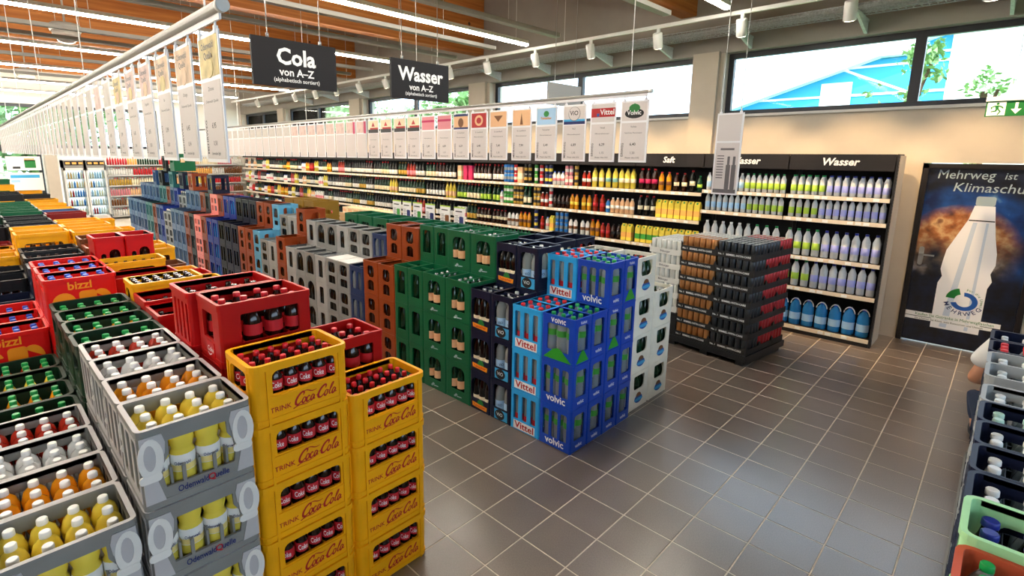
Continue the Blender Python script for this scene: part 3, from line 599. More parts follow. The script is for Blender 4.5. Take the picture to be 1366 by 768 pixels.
def divider(dx, dy, nx, ny, z0, z1, m, t=.004):
    b = MB()
    for i in range(1, nx): x = -dx / 2 + dx * i / nx; b.box(x - t, x + t, -dy / 2 + .012, dy / 2 - .012, z0, z1, m)
    for j in range(1, ny): y = -dy / 2 + dy * j / ny; b.box(-dx / 2 + .012, dx / 2 - .012, y - t, y + t, z0, z1, m)
    return b
CR = {}; HIDDEN = set()
def ctype(key, name, look, dx, dy, h, shellmb, parts, nx, ny, cat='crate'):
    sm = shellmb.mesh(name); CR[key] = dict(name=name, look=look, dx=dx, dy=dy, h=h, me=sm, parts=[(n, p.mesh(n)) for n, p in parts], nx=nx, ny=ny)
def put_crate(key, x, y, z, label, group, parts=True):
    """x, y = centre of the footprint"""
    c = CR[key]; o = obj(c['name'], c['me'], None, (x, y, z)); tag(o, label, 'crate', group)
    if parts:
        for n, m in c['parts']: obj(n, m, o)
    return o
def grid(key, i, j):
    c = CR[key]; ix, iy = c['dx'] - .03, c['dy'] - .03
    return -ix / 2 + ix * (i + .5) / c['nx'], -iy / 2 + iy * (j + .5) / c['ny']

# --- soda crates, front is +x
dx, dy, h = .27, .41, .2575
sh = shell(dx, dy, h, 'yellow', {'*x': [rect(-.125, .150, .125, .222, .006, .025)], '*y': [rect(-.085, .085, .125, .222, .006, .025)]}, r=.03, ribs={'*x': (-.145, .165), '*y': (-.1, .1)})
for z_ in (.112, .226):
    sh.poly([rect(-.15, .17, z_, z_ + .006)], FM('px', dx, dy), .005, 'yellow')
lg = MB(); put_text(lg, FM('px', dx, dy), 'TRINK', .03, -.098, .060, 'ink_red', lift=.0012, bold=.012); ribbon(lg, FM('px', dx, dy), [(p_, w_ * 1.35) for p_, w_ in SCRIPT], .0325, -.05, .052, 'ink_red', .3, .0012)
ctype('coke', 'cola_crate', 'yellow cola', dx, dy, h, sh, [('lettering', lg), ('divider', divider(dx, dy, 4, 6, .012, .115, 'yellow'))], 4, 6)
dx, dy, h = .29, .42, .289
sh = shell(dx, dy, h, 'red', {'*x': [rect(-.12, .15, .10, .232, .008, .008)], '*y': [rect(-.075, .055, .105, .232, .006, .006)]}, r=.012, t=.012, rim=.03, proud=.003)
lg = MB(); M = FM('ny', dx, dy); lg.poly([rect(-.04, .06, .02, .095, .008)], M, .003, 'crimson'); put_text(lg, M, 'Coke', .035, .01, .06, 'ink_white', lift=.0042, shear=.25, bold=.01); ribbon(lg, M, [([(-.5, .0), (.3, -.3), (1.2, .05)], .1)], .03, -.01, .04, 'ink_white', .2, .0042)
ctype('red', 'cola_crate', 'red cola', dx, dy, h, sh, [('emblem', lg), ('divider', divider(dx, dy, 3, 4, .012, .10, 'red'))], 3, 4)
sl = [rect(-.10 + .07 * k, -.10 + .07 * k + .035, .04, .235, .012) for k in range(4)]
sh = shell(.28, .42, h, 'crimson', {'*x': [rect(-.14, .14, .10, .232, .01, .02)], '*y': [[(u + .015, v) for u, v in q] for q in [rect(-.105 + .06 * k, -.105 + .06 * k + .03, .04, .235, .012) for k in range(4)]]}, r=.015)
ctype('redslot', 'cola_crate', 'red slotted', .28, .42, h, sh, [('divider', divider(.28, .42, 3, 4, .012, .10, 'crimson'))], 3, 4)
sh = shell(.27, .41, .25, 'yellow', {'*x': [rect(-.13, .13, .10, .20, .01, .03)], '*y': [rect(-.09, .02, .05, .2, .01, .04)]}, r=.03)
ctype('yel', 'soda_crate', 'yellow soda', .27, .41, .25, sh, [('divider', divider(.27, .41, 4, 6, .012, .11, 'yellow'))], 4, 6)
# grey lemonade crate with wavy light side panels and a pale ring sign
dx, dy, h = .283, .365, .296
win = [(-.112, .07), (.112, .07), (.12, .12), (.114, .16), (.096, .19), (.094, .24), (-.094, .24), (-.096, .19), (-.114, .16), (-.12, .12)]
sh = shell(dx, dy, h, 'oden', {'*x': [win], '*y': [rect(-.11, -.055, .06, .25, .012), rect(-.03, .03, .06, .25, .012), rect(.055, .11, .06, .25, .012)]}, r=.022, rim=.022, proud=.003)
rm = MB(); o1 = outline(dx + .008, dy + .008, .026); i1 = outline(dx, dy, .02, 3, .013); n = len(o1)
rm.add([(x, y, h + .001) for x, y in o1] + [(x, y, h + .001) for x, y in i1], [(i, (i + 1) % n, n + (i + 1) % n, n + i) for i in range(n)], 'odenlt')
for fc in ('ny', 'py'): rm.poly([rect(-dx / 2 + .015, dx / 2 - .015, .03, h - .03)] + [list(reversed(q)) for q in (rect(-.11, -.055, .06, .25, .012), rect(-.03, .03, .06, .25, .012), rect(.055, .11, .06, .25, .012))], FM(fc, dx, dy), .002, 'odenlt')
SP = []; M = FM('px', dx, dy)
for s_ in (-1, 1):
    sp = MB(); q = [(s_ * .178, .028), (s_ * .118, .028), (s_ * .125, .06), (s_ * .137, .11), (s_ * .13, .16), (s_ * .108, .2), (s_ * .104, .24), (s_ * .112, .272), (s_ * .178, .272)]
    sp.poly([q if s_ > 0 else list(reversed(q))], M, .004, 'odenlt')
    c_ = .150 * s_
    sp.poly([circ(c_, .19, .038, 20, .075), list(reversed(circ(c_ - .003, .197, .018, 16, .047)))], M, .0058, 'odenwh')
    sp.poly([rect(c_ - .04, c_ + .028, .108, .138, .013)], M, .0066, 'odenwh'); SP.append(('side_panel', sp))
lg = MB(); put_text(lg, M, 'Odenwald', .034, -.03, .048, 'ink_navy', lift=.004, bold=.015, width=.10); put_text(lg, M, 'Q', .034, .031, .048, 'ink_red', lift=.004, bold=.02); put_text(lg, M, 'uelle', .034, .066, .048, 'ink_navy', lift=.004, bold=.015, width=.048)
PG = []
for u in (-.055, .045): pg = MB(); pg.poly([rect(u - .006, u + .006, .07, .135, .006)], FM('px', dx - .01, dy), .008, 'oden'); PG.append(('peg', pg))
ctype('oden', 'lemonade_crate', 'grey lemonade', dx, dy, h, sh, [('pale_rim', rm), *SP, ('lettering', lg), *PG, ('divider', divider(dx, dy, 3, 4, .012, .13, 'oden'))], 3, 4)
sh = shell(.262, .38, .29, 'dkgreen', {'*x': [rect(-.12, .12, .1, .2, .01, .03)], '*y': [rect(-.08, .08, .12, .22, .02)]}, r=.045, rim=.02)
ctype('green12', 'lemonade_crate', 'dark green lemonade', .262, .38, .29, sh, [('divider', divider(.262, .38, 3, 4, .012, .12, 'dkgreen'))], 3, 4)
sh = shell(.283, .386, .32, 'bizzl', {'*y': [rect(-.09, .09, .235, .265, .012)]}, r=.03)
lg = MB(); M = FM('px', .283, .386); put_text(lg, M, 'bizzl', .075, -.01, .265, 'ink_orange', lift=.0012, bold=.02)
lg.poly([circ(-.10, .15, .065, 10, .075, 20, 180)], M, .002, 'ink_orange'); lg.poly([rect(-.02, .075, .13, .225, .02)], M, .002, 'ink_orange'); lg.poly([circ(.10, .14, .06, 10, .085, 0, 130)], M, .002, 'ink_orange')
ctype('bizzl', 'lemonade_crate', 'bright red lemonade', .283, .386, .32, sh, [('lettering', lg), ('divider', divider(.283, .386, 3, 4, .012, .14, 'bizzl'))], 3, 4)
def plain(key, name, look, dx, dy, h, m, hx, hy, nx, ny, r=.025, extra=()):
    ctype(key, name, look, dx, dy, h, shell(dx, dy, h, m, {'*x': hx, '*y': hy}, r=r), list(extra) + [('divider', divider(dx, dy, nx, ny, .012, h * .45, m))], nx, ny)
BW = [rect(-.14, .14, .12, .22, .02)]; BV = [rect(-.09, .09, .16, .22, .02)]
for key, look, m in (('b_navy', 'navy soda', 'navy'), ('b_black', 'black beer', 'black'), ('b_yellow', 'golden yellow beer', 'yellow'), ('b_green', 'bottle green beer', 'green'), ('b_dkgreen', 'dark green beer', 'dkgreen'), ('b_brown', 'brown beer', 'brown'), ('b_orange', 'amber beer', 'yellow'), ('b_red', 'dark red beer', 'darkred'), ('b_brick', 'rust brown beer', 'brick'), ('b_blue', 'blue beer', 'steelblue'), ('b_crim', 'glossy red soda', 'crimson')):
    plain(key, 'beer_crate' if 'beer' in look else 'soda_crate', look, .29, .39, .30, m, [rect(-.13, -.045, .10, .2, .02, .04), rect(.0, .13, .10, .2, .02, .05)] if key == 'b_crim' else BW, BV, 4, 5)
ctype('b_twin', 'soda_crate', 'glossy red narrow', .29, .204, .35, shell(.29, .204, .35, 'crimson', {'*x': [rect(-.065, -.03, .13, .22, .01, .017), rect(-.01, .065, .13, .25, .02, .037)], '*y': BV}, r=.015), [('divider', divider(.29, .204, 3, 2, .012, .12, 'crimson'))], 3, 2)
plain('b_tray', 'beer_crate', 'low grey black beer', .29, .39, .24, 'black', [rect(-.15, .15, .1, .16, .02)], BV, 4, 6)

# --- water crates, front is -y
def wtype(key, look, dx, dy, h, m, fr, sd, nx, ny, extra=(), bar=True, r=.014):
    ex = list(extra)
    if bar:
        b = MB(); b.box(-.012, .012, -dy / 2 + .01, dy / 2 - .01, h - .03, h - .012, m) if dx > dy * .8 else b.box(-dx / 2 + .01, dx / 2 - .01, -.012, .012, h - .03, h - .012, m); ex.append(('handle_bar', b))
    ctype(key, 'beer_crate' if key in ('gg', 'ol') else 'water_crate', look, dx, dy, h, shell(dx, dy, h, m, {'*x': sd, '*y': fr}, r=r, t=.01, rim=.018, base=.016, proud=.002), ex, nx, ny)
H = .333
f3 = [rect(-.112 + .079 * k, -.112 + .079 * k + .058, .075, .285, .008, .016) for k in range(3)]
lg = MB(); M = FM('ny', .285, .2); put_text(lg, M, 'volvic', .075, 0, .048, 'ink_white', lift=.0015, bold=.02, shear=-.08, width=.17); M = FM('px', .285, .2); put_text(lg, M, 'volvic', .04, 0, .046, 'ink_white', lift=.0015, bold=.02, width=.08)
lg.poly([circ(0, .062, .055, 9, .03, 0, 180) + [(-.045, .062), (0, .082), (.045, .062)]], M, .001, 'ltblue') if False else None
wtype('volvic', 'royal blue slotted', .285, .20, H, 'volvic', f3, [rect(-.062, .062, .085, .285, .01, .02)], 3, 2, [('lettering', lg)])
lg = MB(); M = FM('ny', .285, .2); put_text(lg, M, 'Volvic', .06, 0, .30, 'ink_white', lift=.0015, bold=.02, width=.13)
mo = [MB(), MB()]
mt = lambda M, s: mo[0 if s == 1.0 else 1].poly([[(-.12 * s, .012), (.12 * s, .012), (.03 * s, .09), (.0, .1), (-.04 * s, .085)]], M, .003, 'mountain_green')
mt(M, 1.0); M = FM('px', .285, .2); put_text(lg, M, 'Volvic', .03, 0, .30, 'ink_white', lift=.0015, bold=.02); mt(M, .6)
wtype('volvicm', 'royal blue mountain', .285, .20, H, 'volvic', [rect(-.095, .095, .075, .27, .008, .016)], [rect(-.062, .062, .09, .28, .01, .02)], 3, 2, [('lettering', lg), ('mountain_print', mo[0]), ('mountain_print', mo[1])])
lg = MB(); M = FM('ny', .285, .2); lg.poly([rect(-.105, .105, .012, .078)], M, .0025, 'ink_white'); put_text(lg, M, 'Vittel', .075, 0, .046, 'ink_red', lift=.0034, bold=.02, width=.19)
wtype('vittel', 'sky blue slotted', .285, .20, H, 'vittel', [rect(-.112 + .085 * k, -.112 + .085 * k + .05, .09, .29, .006, .01) for k in range(3)], [rect(-.05, .05, .09, .285, .01)], 3, 2, [('lettering', lg)])
lg = MB(); M = FM('ny', .225, .29); lg.poly([rect(-.06, .08, .012, .095)], M, .002, 'ink_cyan'); lg.poly([circ(0.0, .055, .05, 18, .042)], M, .0035, 'ink_black'); put_text(lg, M, 'ViO', .04, 0, .056, 'ink_white', lift=.0045, bold=.01)
wtype('vio', 'dark navy round-badge', .225, .29, .345, 'navy', [rect(-.075, .075, .105, .30, .01, .02)], [rect(-.1, -.01, .1, .3, .01, .03), rect(.02, .1, .1, .3, .01, .03)], 2, 3, [('badge', lg)])
lg = MB(); M = FM('ny', .23, .29); lg.poly([[(-.08, .03), (.08, .02), (.085, .055), (-.085, .065)]], M, .0035, 'ink_orange'); put_text(lg, M, 'Teinacher', .032, 0, .043, 'ink_red', lift=.0046, bold=.015, width=.14); lg.poly([circ(.01, .06, .035, 9, .045, 0, 180)], M, .003, 'ink_green')
wtype('toenis', 'dark navy palm-badge', .23, .29, .345, 'navy', [rect(-.1, .1, .1, .28, .02, .05)], [rect(-.11, .11, .1, .28, .02, .05)], 3, 4, [('badge', lg)])
gl = MB(); M = FM('ny', .31, .29); gl.poly([[(-.05, .03), (-.02, .06), (.0, .05), (-.03, .025)]], M, .002, 'ink_silver'); gl.poly([[(-.01, .03), (.05, .035), (.05, .042), (-.01, .04)]], M, .002, 'ink_silver')
wtype('gw', 'bottle green arched', .31, .29, .355, 'green', [rect(-.085, .085, .09, .30, .006, .05)], [rect(-.1, .1, .09, .3, .006, .05)], 3, 4, [('emblem', gl)])
wtype('gw2', 'bottle green narrow', .218, .31, .355, 'green', [rect(-.06, .06, .09, .31, .004, .02)], [rect(-.1, -.02, .09, .3, .006, .02), rect(.02, .1, .09, .3, .006, .02)], 2, 3)
db = [[(-.055, .045), (.055, .045), (.055, .13), (.03, .15), (-.03, .15), (-.055, .13)], [(-.06, .20), (-.03, .178), (.03, .178), (.06, .20), (.06, .275), (.04, .30), (-.04, .30), (-.06, .275)]]
wtype('ow', 'rust orange', .27, .29, .345, 'orange', db, db, 3, 4)
wtype('nw', 'dark blue', .27, .29, .312, 'navyblue', [rect(-.09, -.01, .07, .26, .01), rect(.025, .09, .07, .26, .01)], [rect(-.09, .09, .07, .26, .01)], 3, 4)
dg = [rect(-.075, .075, .035, .125, .01, .02), rect(-.075, .075, .16, .28, .03, .03)]
wtype('gd', 'grey twin-window', .255, .29, .313, 'gray', dg, dg, 3, 4)
wtype('ga', 'grey arched', .255, .29, .313, 'gray', [rect(-.085, .085, .06, .285, .01, .084, 6)], [rect(-.085, .085, .06, .285, .01, .08, 6)], 3, 4)
wtype('gs', 'grey slotted', .255, .29, .313, 'graylt', [rect(-.05, .05, .06, .26, .01, .02)], [rect(-.09, .09, .16, .28, .01, .02)], 3, 4)
wtype('lb', 'light blue', .23, .29, .32, 'ltblue', [rect(-.07, .07, .15, .27, .01, .03), rect(-.06, .06, .05, .11, .01)], dg, 3, 4)
wtype('pk', 'pink', .36, .29, .345, 'pink', [rect(-.13, -.02, .19, .28, .01), rect(.02, .13, .19, .28, .01), rect(-.13, -.02, .06, .15, .01), rect(.02, .13, .06, .15, .01)], dg, 3, 4)
for key, look, m in (('bw', 'royal blue plain', 'blue'), ('kw', 'black', 'black'), ('dn', 'dark navy plain', 'navy'), ('gb', 'pale grey-blue', 'grayblue'), ('tl', 'teal', 'teal'), ('br', 'brown', 'brick'), ('sb', 'steel blue', 'steelblue')):
    wtype(key, look, .27, .29, .32, m, [rect(-.09, -.012, .06, .27, .01), rect(.012, .09, .06, .27, .01)], [rect(-.09, .09, .06, .27, .01)], 3, 4)
wtype('gg', 'green beer', .31, .40, .345, 'green', [rect(-.09, .09, .17, .27, .02, .03)], [rect(-.09, .09, .17, .27, .02, .03)], 4, 5, bar=False)
wtype('ol', 'olive gold', .30, .40, .345, 'olive', [rect(-.1, -.01, .07, .27, .01), rect(.02, .1, .07, .27, .01)], BV, 4, 5, bar=False)
lg = MB()
for f_, d_ in (('px', 1), ('ny', 1)):
    M = FM(f_, .30, .34); lg.poly([circ(0, .085, .062, 16, .036)], M, .003, 'ink_blue'); lg.poly([circ(.0, .108, .04, 9, .034, 0, 180)], M, .004, 'lab_brown'); lg.poly([circ(0, .08, .068, 12, .014)], M, .0045, 'ink_cyan')
wtype('wc', 'cream white', .30, .34, .326, 'white', [rect(-.075, .075, .17, .295, .02, .012)], [rect(-.085, .085, .17, .295, .035, .012)], 3, 4, [('badge', lg)], bar=False, r=.03)

# ------------------------------------------------------------------ stacking
def fill(key, bk, x, y, z, rows, label, group, rz=0, parts=True, zoff=.014):
    """stand bottles in the cells of one crate; rows(i, j) says which cells"""
    c = CR[key]
    for i in range(c['nx']):
        for j in range(c['ny']):
            if rows(i, j, c['nx'], c['ny']):
                px_, py_ = grid(key, i, j)
                if c['name'] in ('water_crate',) and key[:2] != 'r_' and not key == 'wc' and key != 'gg': a_, b_ = (j, i)          # seen from the aisle at y < 0
                else: a_, b_ = (c['nx'] - 1 - i, j)
                lb = '%s, row %s, %s along, %s' % (SHORT.get(bk, 'bottle'), NUM[a_], ORD[b_], label[label.index(' in ') + 1:])
                B[bk].put((x + px_, y + py_, z + zoff), math.atan2(-2.545 - y - py_, 2.857 - x - px_) + random.uniform(-.25, .25) if parts else random.random() * 6, lb, 'bottle', group, parts)
ALLC = lambda i, j, nx, ny: True
FRONTX = lambda i, j, nx, ny: i == nx - 1
FRONTY = lambda i, j, nx, ny: j == 0
FRONTXY = lambda i, j, nx, ny: j == 0 or i == nx - 1
TIER = {1: ['single'], 2: ['top', 'bottom'], 3: ['top', 'middle', 'bottom'], 4: ['top', 'second', 'third', 'bottom'], 5: ['top', 'second', 'third', 'fourth', 'bottom']}
NUM = ['one', 'two', 'three', 'four', 'five', 'six']
SHORT = dict(cola='cola bottle', pet='large cola bottle', oden_lemon='lemonade bottle', oden_orange='orangeade bottle', oden_reds='red soda', oden_clear='clear soda', green_y='green-capped lemonade', green_o='green-capped orangeade', green_r='green-capped soda', green_b='green-capped soda', bizzl='blue-capped orangeade', navycap='orange-capped bottle', whitecap='white-capped bottle', yellowcap='yellow-capped beer', beer='beer bottle', beerg='green bottle', volvic='green-capped water', vittel='red-capped water', vio='water bottle', toenis='dark bottle', gw='green bottle', ow='dark bottle', gy='water bottle', wh='green bottle', bl='blue-capped water', navyr='red-capped water', rc='pale-capped water', rw='white-capped water', rb='blue-capped water')
BL = dict(cola='red-capped cola bottle', pet='red-capped large cola bottle', oden_lemon='white-capped lemonade bottle', oden_orange='white-capped orangeade bottle', oden_reds='white-capped red soda bottle', oden_clear='white-capped clear bottle', green_y='green-capped yellow-label bottle', green_o='green-capped orange-label bottle', green_r='green-capped red-label bottle', green_b='green-capped brown-label bottle',
          bizzl='blue-capped orangeade bottle', navycap='orange-capped dark bottle', whitecap='white-capped cola bottle', yellowcap='yellow-capped beer bottle', beer='brown beer bottle', beerg='green beer bottle', volvic='green-capped water bottle', vittel='red-capped water bottle', vio='pale-label water bottle', toenis='dark water bottle', gw='green glass water bottle', ow='dark pink-label bottle', gy='pink-label water bottle', wh='green glass bottle', bl='blue water bottle', navyr='red-capped water bottle', rc='pale-green-capped water bottle', rw='white-capped water bottle', rb='blue-capped dark bottle')
def soda_stack(key, xf, yc, ztop, n, bk, where, rows_top=ALLC, rows_low=None, detail=True, keep=None):
    """stack with its front (+x) face at xf, n crates whose highest rim is at ztop"""
    c = CR[key]; hh = ztop / n; x = xf - c['dx'] / 2; k = hh / c['h']
    for t in range(n):
        if keep is not None and t >= keep: break
        z = ztop - hh * (t + 1); lab = '%s crate, %s tier of the %s' % (c['look'], TIER[n][t], where)
        o = put_crate(key, x, yc, z, lab, None, detail); o.scale.z = k
        r = rows_top if t == 0 else rows_low
        if bk and r: fill(key, bk, x, yc, z, r, '%s in %s crate of the %s' % (BL[bk], TIER[n][t], where), '%s in %s crate of %s' % (BL[bk], TIER[n][t], where), 0, detail, .016)
YA, YB, YC, YD, YE = -1.228, -1.652, -2.062, -2.455, -2.86
LA, LB, LC, LD, LE = 'aisle soda row', 'second soda row', 'third soda row', 'fourth soda row', 'leftmost soda row'
def lane(yc, rowname, entries):
    cnt = 0
    for e in entries:
        key, xf, ztop, n, bk = e[:5]; kw = e[5] if len(e) > 5 else {}
        cnt += 1; yy = yc + kw.pop('dy', 0)
        soda_stack(key, xf, yy, ztop, n, bk, '%s stack, %s' % (ORD[cnt - 1], rowname), **kw)
D0 = dict(detail=False)
lane(YA, LA, [('coke', .918, 1.03, 4, 'cola', dict(rows_low=FRONTX)), ('red', .55, 1.156, 4, 'pet', dict(rows_low=None)), ('red', .20, .87, 3, 'pet', D0 | dict(detail=False)), ('red', -.12, .87, 3, 'pet', dict(detail=False)), ('red', -.44, .87, 3, None), ('yel', -.80, 1.0, 4, 'beer', dict(detail=False)),
              ('red', -1.22, 1.04, 4, 'whitecap', dict(detail=False)), ('red', -1.53, 1.04, 4, 'whitecap', dict(detail=False)), ('yel', -1.83, 1.03, 4, 'beer', dict(detail=False)), ('b_crim', -2.14, 1.03, 4, None), ('yel', -2.5, 1.0, 4, None), ('b_brown', -2.9, 1.0, 4, None), ('b_orange', -3.25, 1.12, 4, 'beer', dict(detail=False)), ('b_orange', -3.6, 1.12, 4, 'beer', dict(detail=False)), ('b_orange', -4.3, 1.14, 4, None), ('b_orange', -5.0, 1.14, 4, None), ('b_yellow', -6.2, 1.14, 4, None)])
lane(YB, LB, [('coke', .918, 1.2875, 5, 'cola', dict(rows_low=FRONTX)), ('red', .53, 1.447, 5, 'pet', dict(rows_low=FRONTXY, dy=.03)), ('redslot', .215, 1.445, 5, 'pet', dict(detail=False, dy=-.0)), ('red', -.075, 1.06, 4, 'pet', dict(detail=False)), ('red', -.37, 1.20, 4, 'pet', dict(detail=False)), ('red', -.665, 1.22, 4, 'pet', dict(detail=False)), ('yel', -.965, 1.27, 5, 'whitecap', dict(detail=False)),
              ('b_crim', -1.26, 1.0, 4, None), ('red', -1.56, 1.20, 4, 'whitecap', dict(detail=False)), ('yel', -1.87, 1.26, 5, 'beer', dict(detail=False)), ('b_twin', -2.2, 1.42, 4, 'pet', dict(detail=False, dy=-.104)), ('b_twin', -2.2, 1.42, 4, 'pet', dict(detail=False, dy=.104)), ('b_brick', -2.65, 1.28, 4, 'beer', dict(detail=False)), ('b_brown', -2.97, 1.32, 4, 'beer', dict(detail=False)), ('b_orange', -3.35, 1.34, 4, None), ('b_orange', -3.9, 1.34, 4, None), ('b_orange', -4.5, 1.33, 4, None), ('b_red', -5.4, 1.34, 4, None), ('b_blue', -5.9, 1.33, 4, None), ('b_orange', -6.4, 1.32, 4, None), ('b_orange', -7.1, 1.33, 4, None), ('b_yellow', -8.0, 1.34, 4, None), ('b_black', -9.0, 1.36, 4, None), ('b_yellow', -10.2, 1.36, 4, None)])
lane(YC, LC, [('oden', .95, 1.185, 4, 'oden_lemon', dict(rows_low=FRONTX)), ('oden', .665, 1.185, 4, 'oden_orange'), ('oden', .38, 1.185, 4, 'oden_clear'), ('oden', .095, 1.185, 4, 'oden_reds'), ('green12', -.19, 1.17, 4, 'green_r'), ('green12', -.453, 1.17, 4, 'green_o'), ('green12', -.716, 1.17, 4, 'green_y'), ('green12', -.98, 1.17, 4, 'green_b'),
              ('bizzl', -1.40, 1.28, 4, 'bizzl'), ('bizzl', -1.69, 1.28, 4, 'bizzl'), ('bizzl', -1.98, 1.28, 4, 'bizzl'), ('b_navy', -2.34, 1.21, 4, 'navycap', dict(detail=False)), ('b_tray', -2.68, 1.24, 5, 'yellowcap', dict(detail=False)), ('b_tray', -2.98, 1.25, 5, 'yellowcap', dict(detail=False)), ('b_yellow', -3.45, 1.345, 4, 'yellowcap', dict(detail=False)), ('b_yellow', -3.85, 1.345, 4, None), ('b_black', -4.3, 1.335, 4, None), ('b_black', -4.75, 1.335, 4, None), ('b_black', -5.2, 1.335, 4, None), ('b_green', -5.7, 1.36, 4, None), ('b_green', -6.15, 1.36, 4, None), ('b_green', -6.6, 1.36, 4, None), ('b_green', -7.1, 1.37, 4, None), ('b_black', -8.2, 1.42, 4, None), ('b_black', -8.9, 1.42, 4, None), ('b_yellow', -9.8, 1.5, 4, None), ('b_green', -10.8, 1.56, 4, None)])
lane(YD, LD, [('oden', .95, .892, 3, 'oden_lemon', dict(rows_low=FRONTX)), ('oden', .665, .892, 3, 'oden_orange'), ('oden', .38, .892, 3, 'oden_clear'), ('oden', .095, .892, 3, 'oden_reds'), ('green12', -.19, .85, 3, 'green_r'), ('green12', -.453, .85, 3, 'green_o'), ('green12', -.716, .85, 3, 'green_y'), ('green12', -.98, .85, 3, 'green_b'),
              ('bizzl', -1.40, .98, 3, 'bizzl'), ('bizzl', -1.69, .98, 3, 'bizzl'), ('bizzl', -1.98, .98, 3, 'bizzl'), ('b_navy', -2.34, .98, 3, 'navycap', dict(detail=False)), ('b_tray', -2.68, 1.08, 4, 'yellowcap', dict(detail=False)), ('b_tray', -2.98, 1.1, 4, 'yellowcap', dict(detail=False)), ('b_yellow', -3.35, 1.17, 4, 'yellowcap', dict(detail=False)), ('b_yellow', -3.8, 1.17, 4, None), ('b_red', -4.2, 1.17, 4, None), ('b_black', -4.6, 1.3, 4, None), ('b_dkgreen', -5.1, 1.36, 4, None), ('b_green', -5.6, 1.37, 4, None), ('b_green', -6.1, 1.37, 4, None), ('b_green', -6.8, 1.37, 4, None), ('b_brick', -7.6, 1.4, 4, None), ('b_brick', -8.4, 1.42, 4, None), ('b_brown', -9.2, 1.44, 4, None), ('b_orange', -10, 1.48, 4, None), ('b_navy', -11.2, 1.6, 4, None)])
lane(YE, LE, [('oden', .95, .60, 2, None), ('green12', -.2, .58, 2, None), ('b_yellow', -3.4, 1.1, 4, None), ('b_green', -4.2, 1.15, 4, None), ('b_dkgreen', -4.8, 1.3, 4, None), ('b_green', -5.5, 1.36, 4, None), ('b_green', -6.3, 1.36, 4, None)])

# water island: columns from the aisle corner to the left
def wcol(key, xr, bk, where, front=3, yf=.28, rows=1, back=4, detail=True, h=None, keyb=None, bfront=True):
    c = CR[key]; hh = h or c['h']; xc = xr - c['dx'] / 2; k = hh / c['h']
    def st(y0, n, rowname, isfront):
        for t in range(n):
            z = hh * (n - 1 - t); vis = isfront or t == 0
            kk = keyb[t] if keyb and t < len(keyb) else key
            o = put_crate(kk, xc, y0 + c['dy'] / 2, z, '%s crate, %s tier of %s, %s row' % (CR[kk]['look'], TIER[n][t], where, rowname), None, detail and vis); o.scale.z = k
            if not vis: HIDDEN.add(o.name)
            if bk and vis:
                r = ALLC if (t == 0 and detail) else FRONTY
                fill(kk, bk, xc, y0 + c['dy'] / 2, z, r, '%s in %s crate of %s, %s row' % (BL[bk], TIER[n][t], where, rowname), '%s in %s crate of %s, %s row' % (BL[bk], TIER[n][t], where, rowname), -PI / 2, detail and xr > -.5, .012)
    st(yf, front, 'front', True); st(yf + c['dy'] + .004, back, 'back', False)
def corner_rows(i, j, nx, ny): return j == 0 or i == nx - 1
for key0, key1, bk, xr, nm in (('volvic', 'volvicm', 'volvic', .905, 'corner'), ('vittel', 'vittel', 'vittel', .617, 'second')):
    c = CR[key0]
    for rw in range(4):
        n = 3 if rw < 2 else 4
        for t in range(n):
            kk = key1 if (t == 0 and rw in (0, 3)) else key0
            if key0 == 'volvic' and rw == 2 and t == 1: kk = 'volvicm'
            y = .28 + .202 * rw + .1; z = H * (n - 1 - t); wh = '%s stack of the %s column' % (ORD[rw], nm)
            if key0 == 'vittel' and rw in (1, 3) and t > 0: 
                put_crate(kk, xr - .1425, y, z, '%s crate, %s tier of the %s' % (c['look'] if kk == key0 else CR[kk]['look'], TIER[n][t], wh), None, False); continue
            put_crate(kk, xr - .1425, y, z, '%s crate, %s tier of the %s' % (CR[kk]['look'], TIER[n][t], wh), None)
            rows = ALLC if t == 0 else (corner_rows if key0 == 'volvic' and rw in (0, 2) else FRONTY if rw in (0, 2) else (lambda i, j, nx, ny: i == nx - 1))
            fill(kk, bk, xr - .1425, y, z, rows, '%s in %s crate of the %s' % (BL[bk], TIER[n][t], wh), '%s in %s crate of %s' % (BL[bk], TIER[n][t], wh), -PI / 2)
for i, (xr, y0, n) in enumerate(((.872, 1.12, 4), (.872, 1.465, 3), (.568, 1.12, 4), (.568, 1.465, 3))):
    for t in range(n):
        wh = ['aisle-side white stack beside blue crates', 'aisle-side white stack facing can display', 'inner white stack behind sky-blue crates', 'inner white stack near can display'][i]
        z = .326 * (n - 1 - t); put_crate('wc', xr - .15, y0 + .17, z, 'cream white crate, %s tier of %s' % (TIER[n][t], wh), None)
        fill('wc', 'wh', xr - .15, y0 + .17, z, ALLC if t == 0 else FRONTX, '%s in %s crate of %s' % (BL['wh'], TIER[n][t], wh), '%s, %s, %s' % (BL['wh'], TIER[n][t], wh), 0, False, .012)
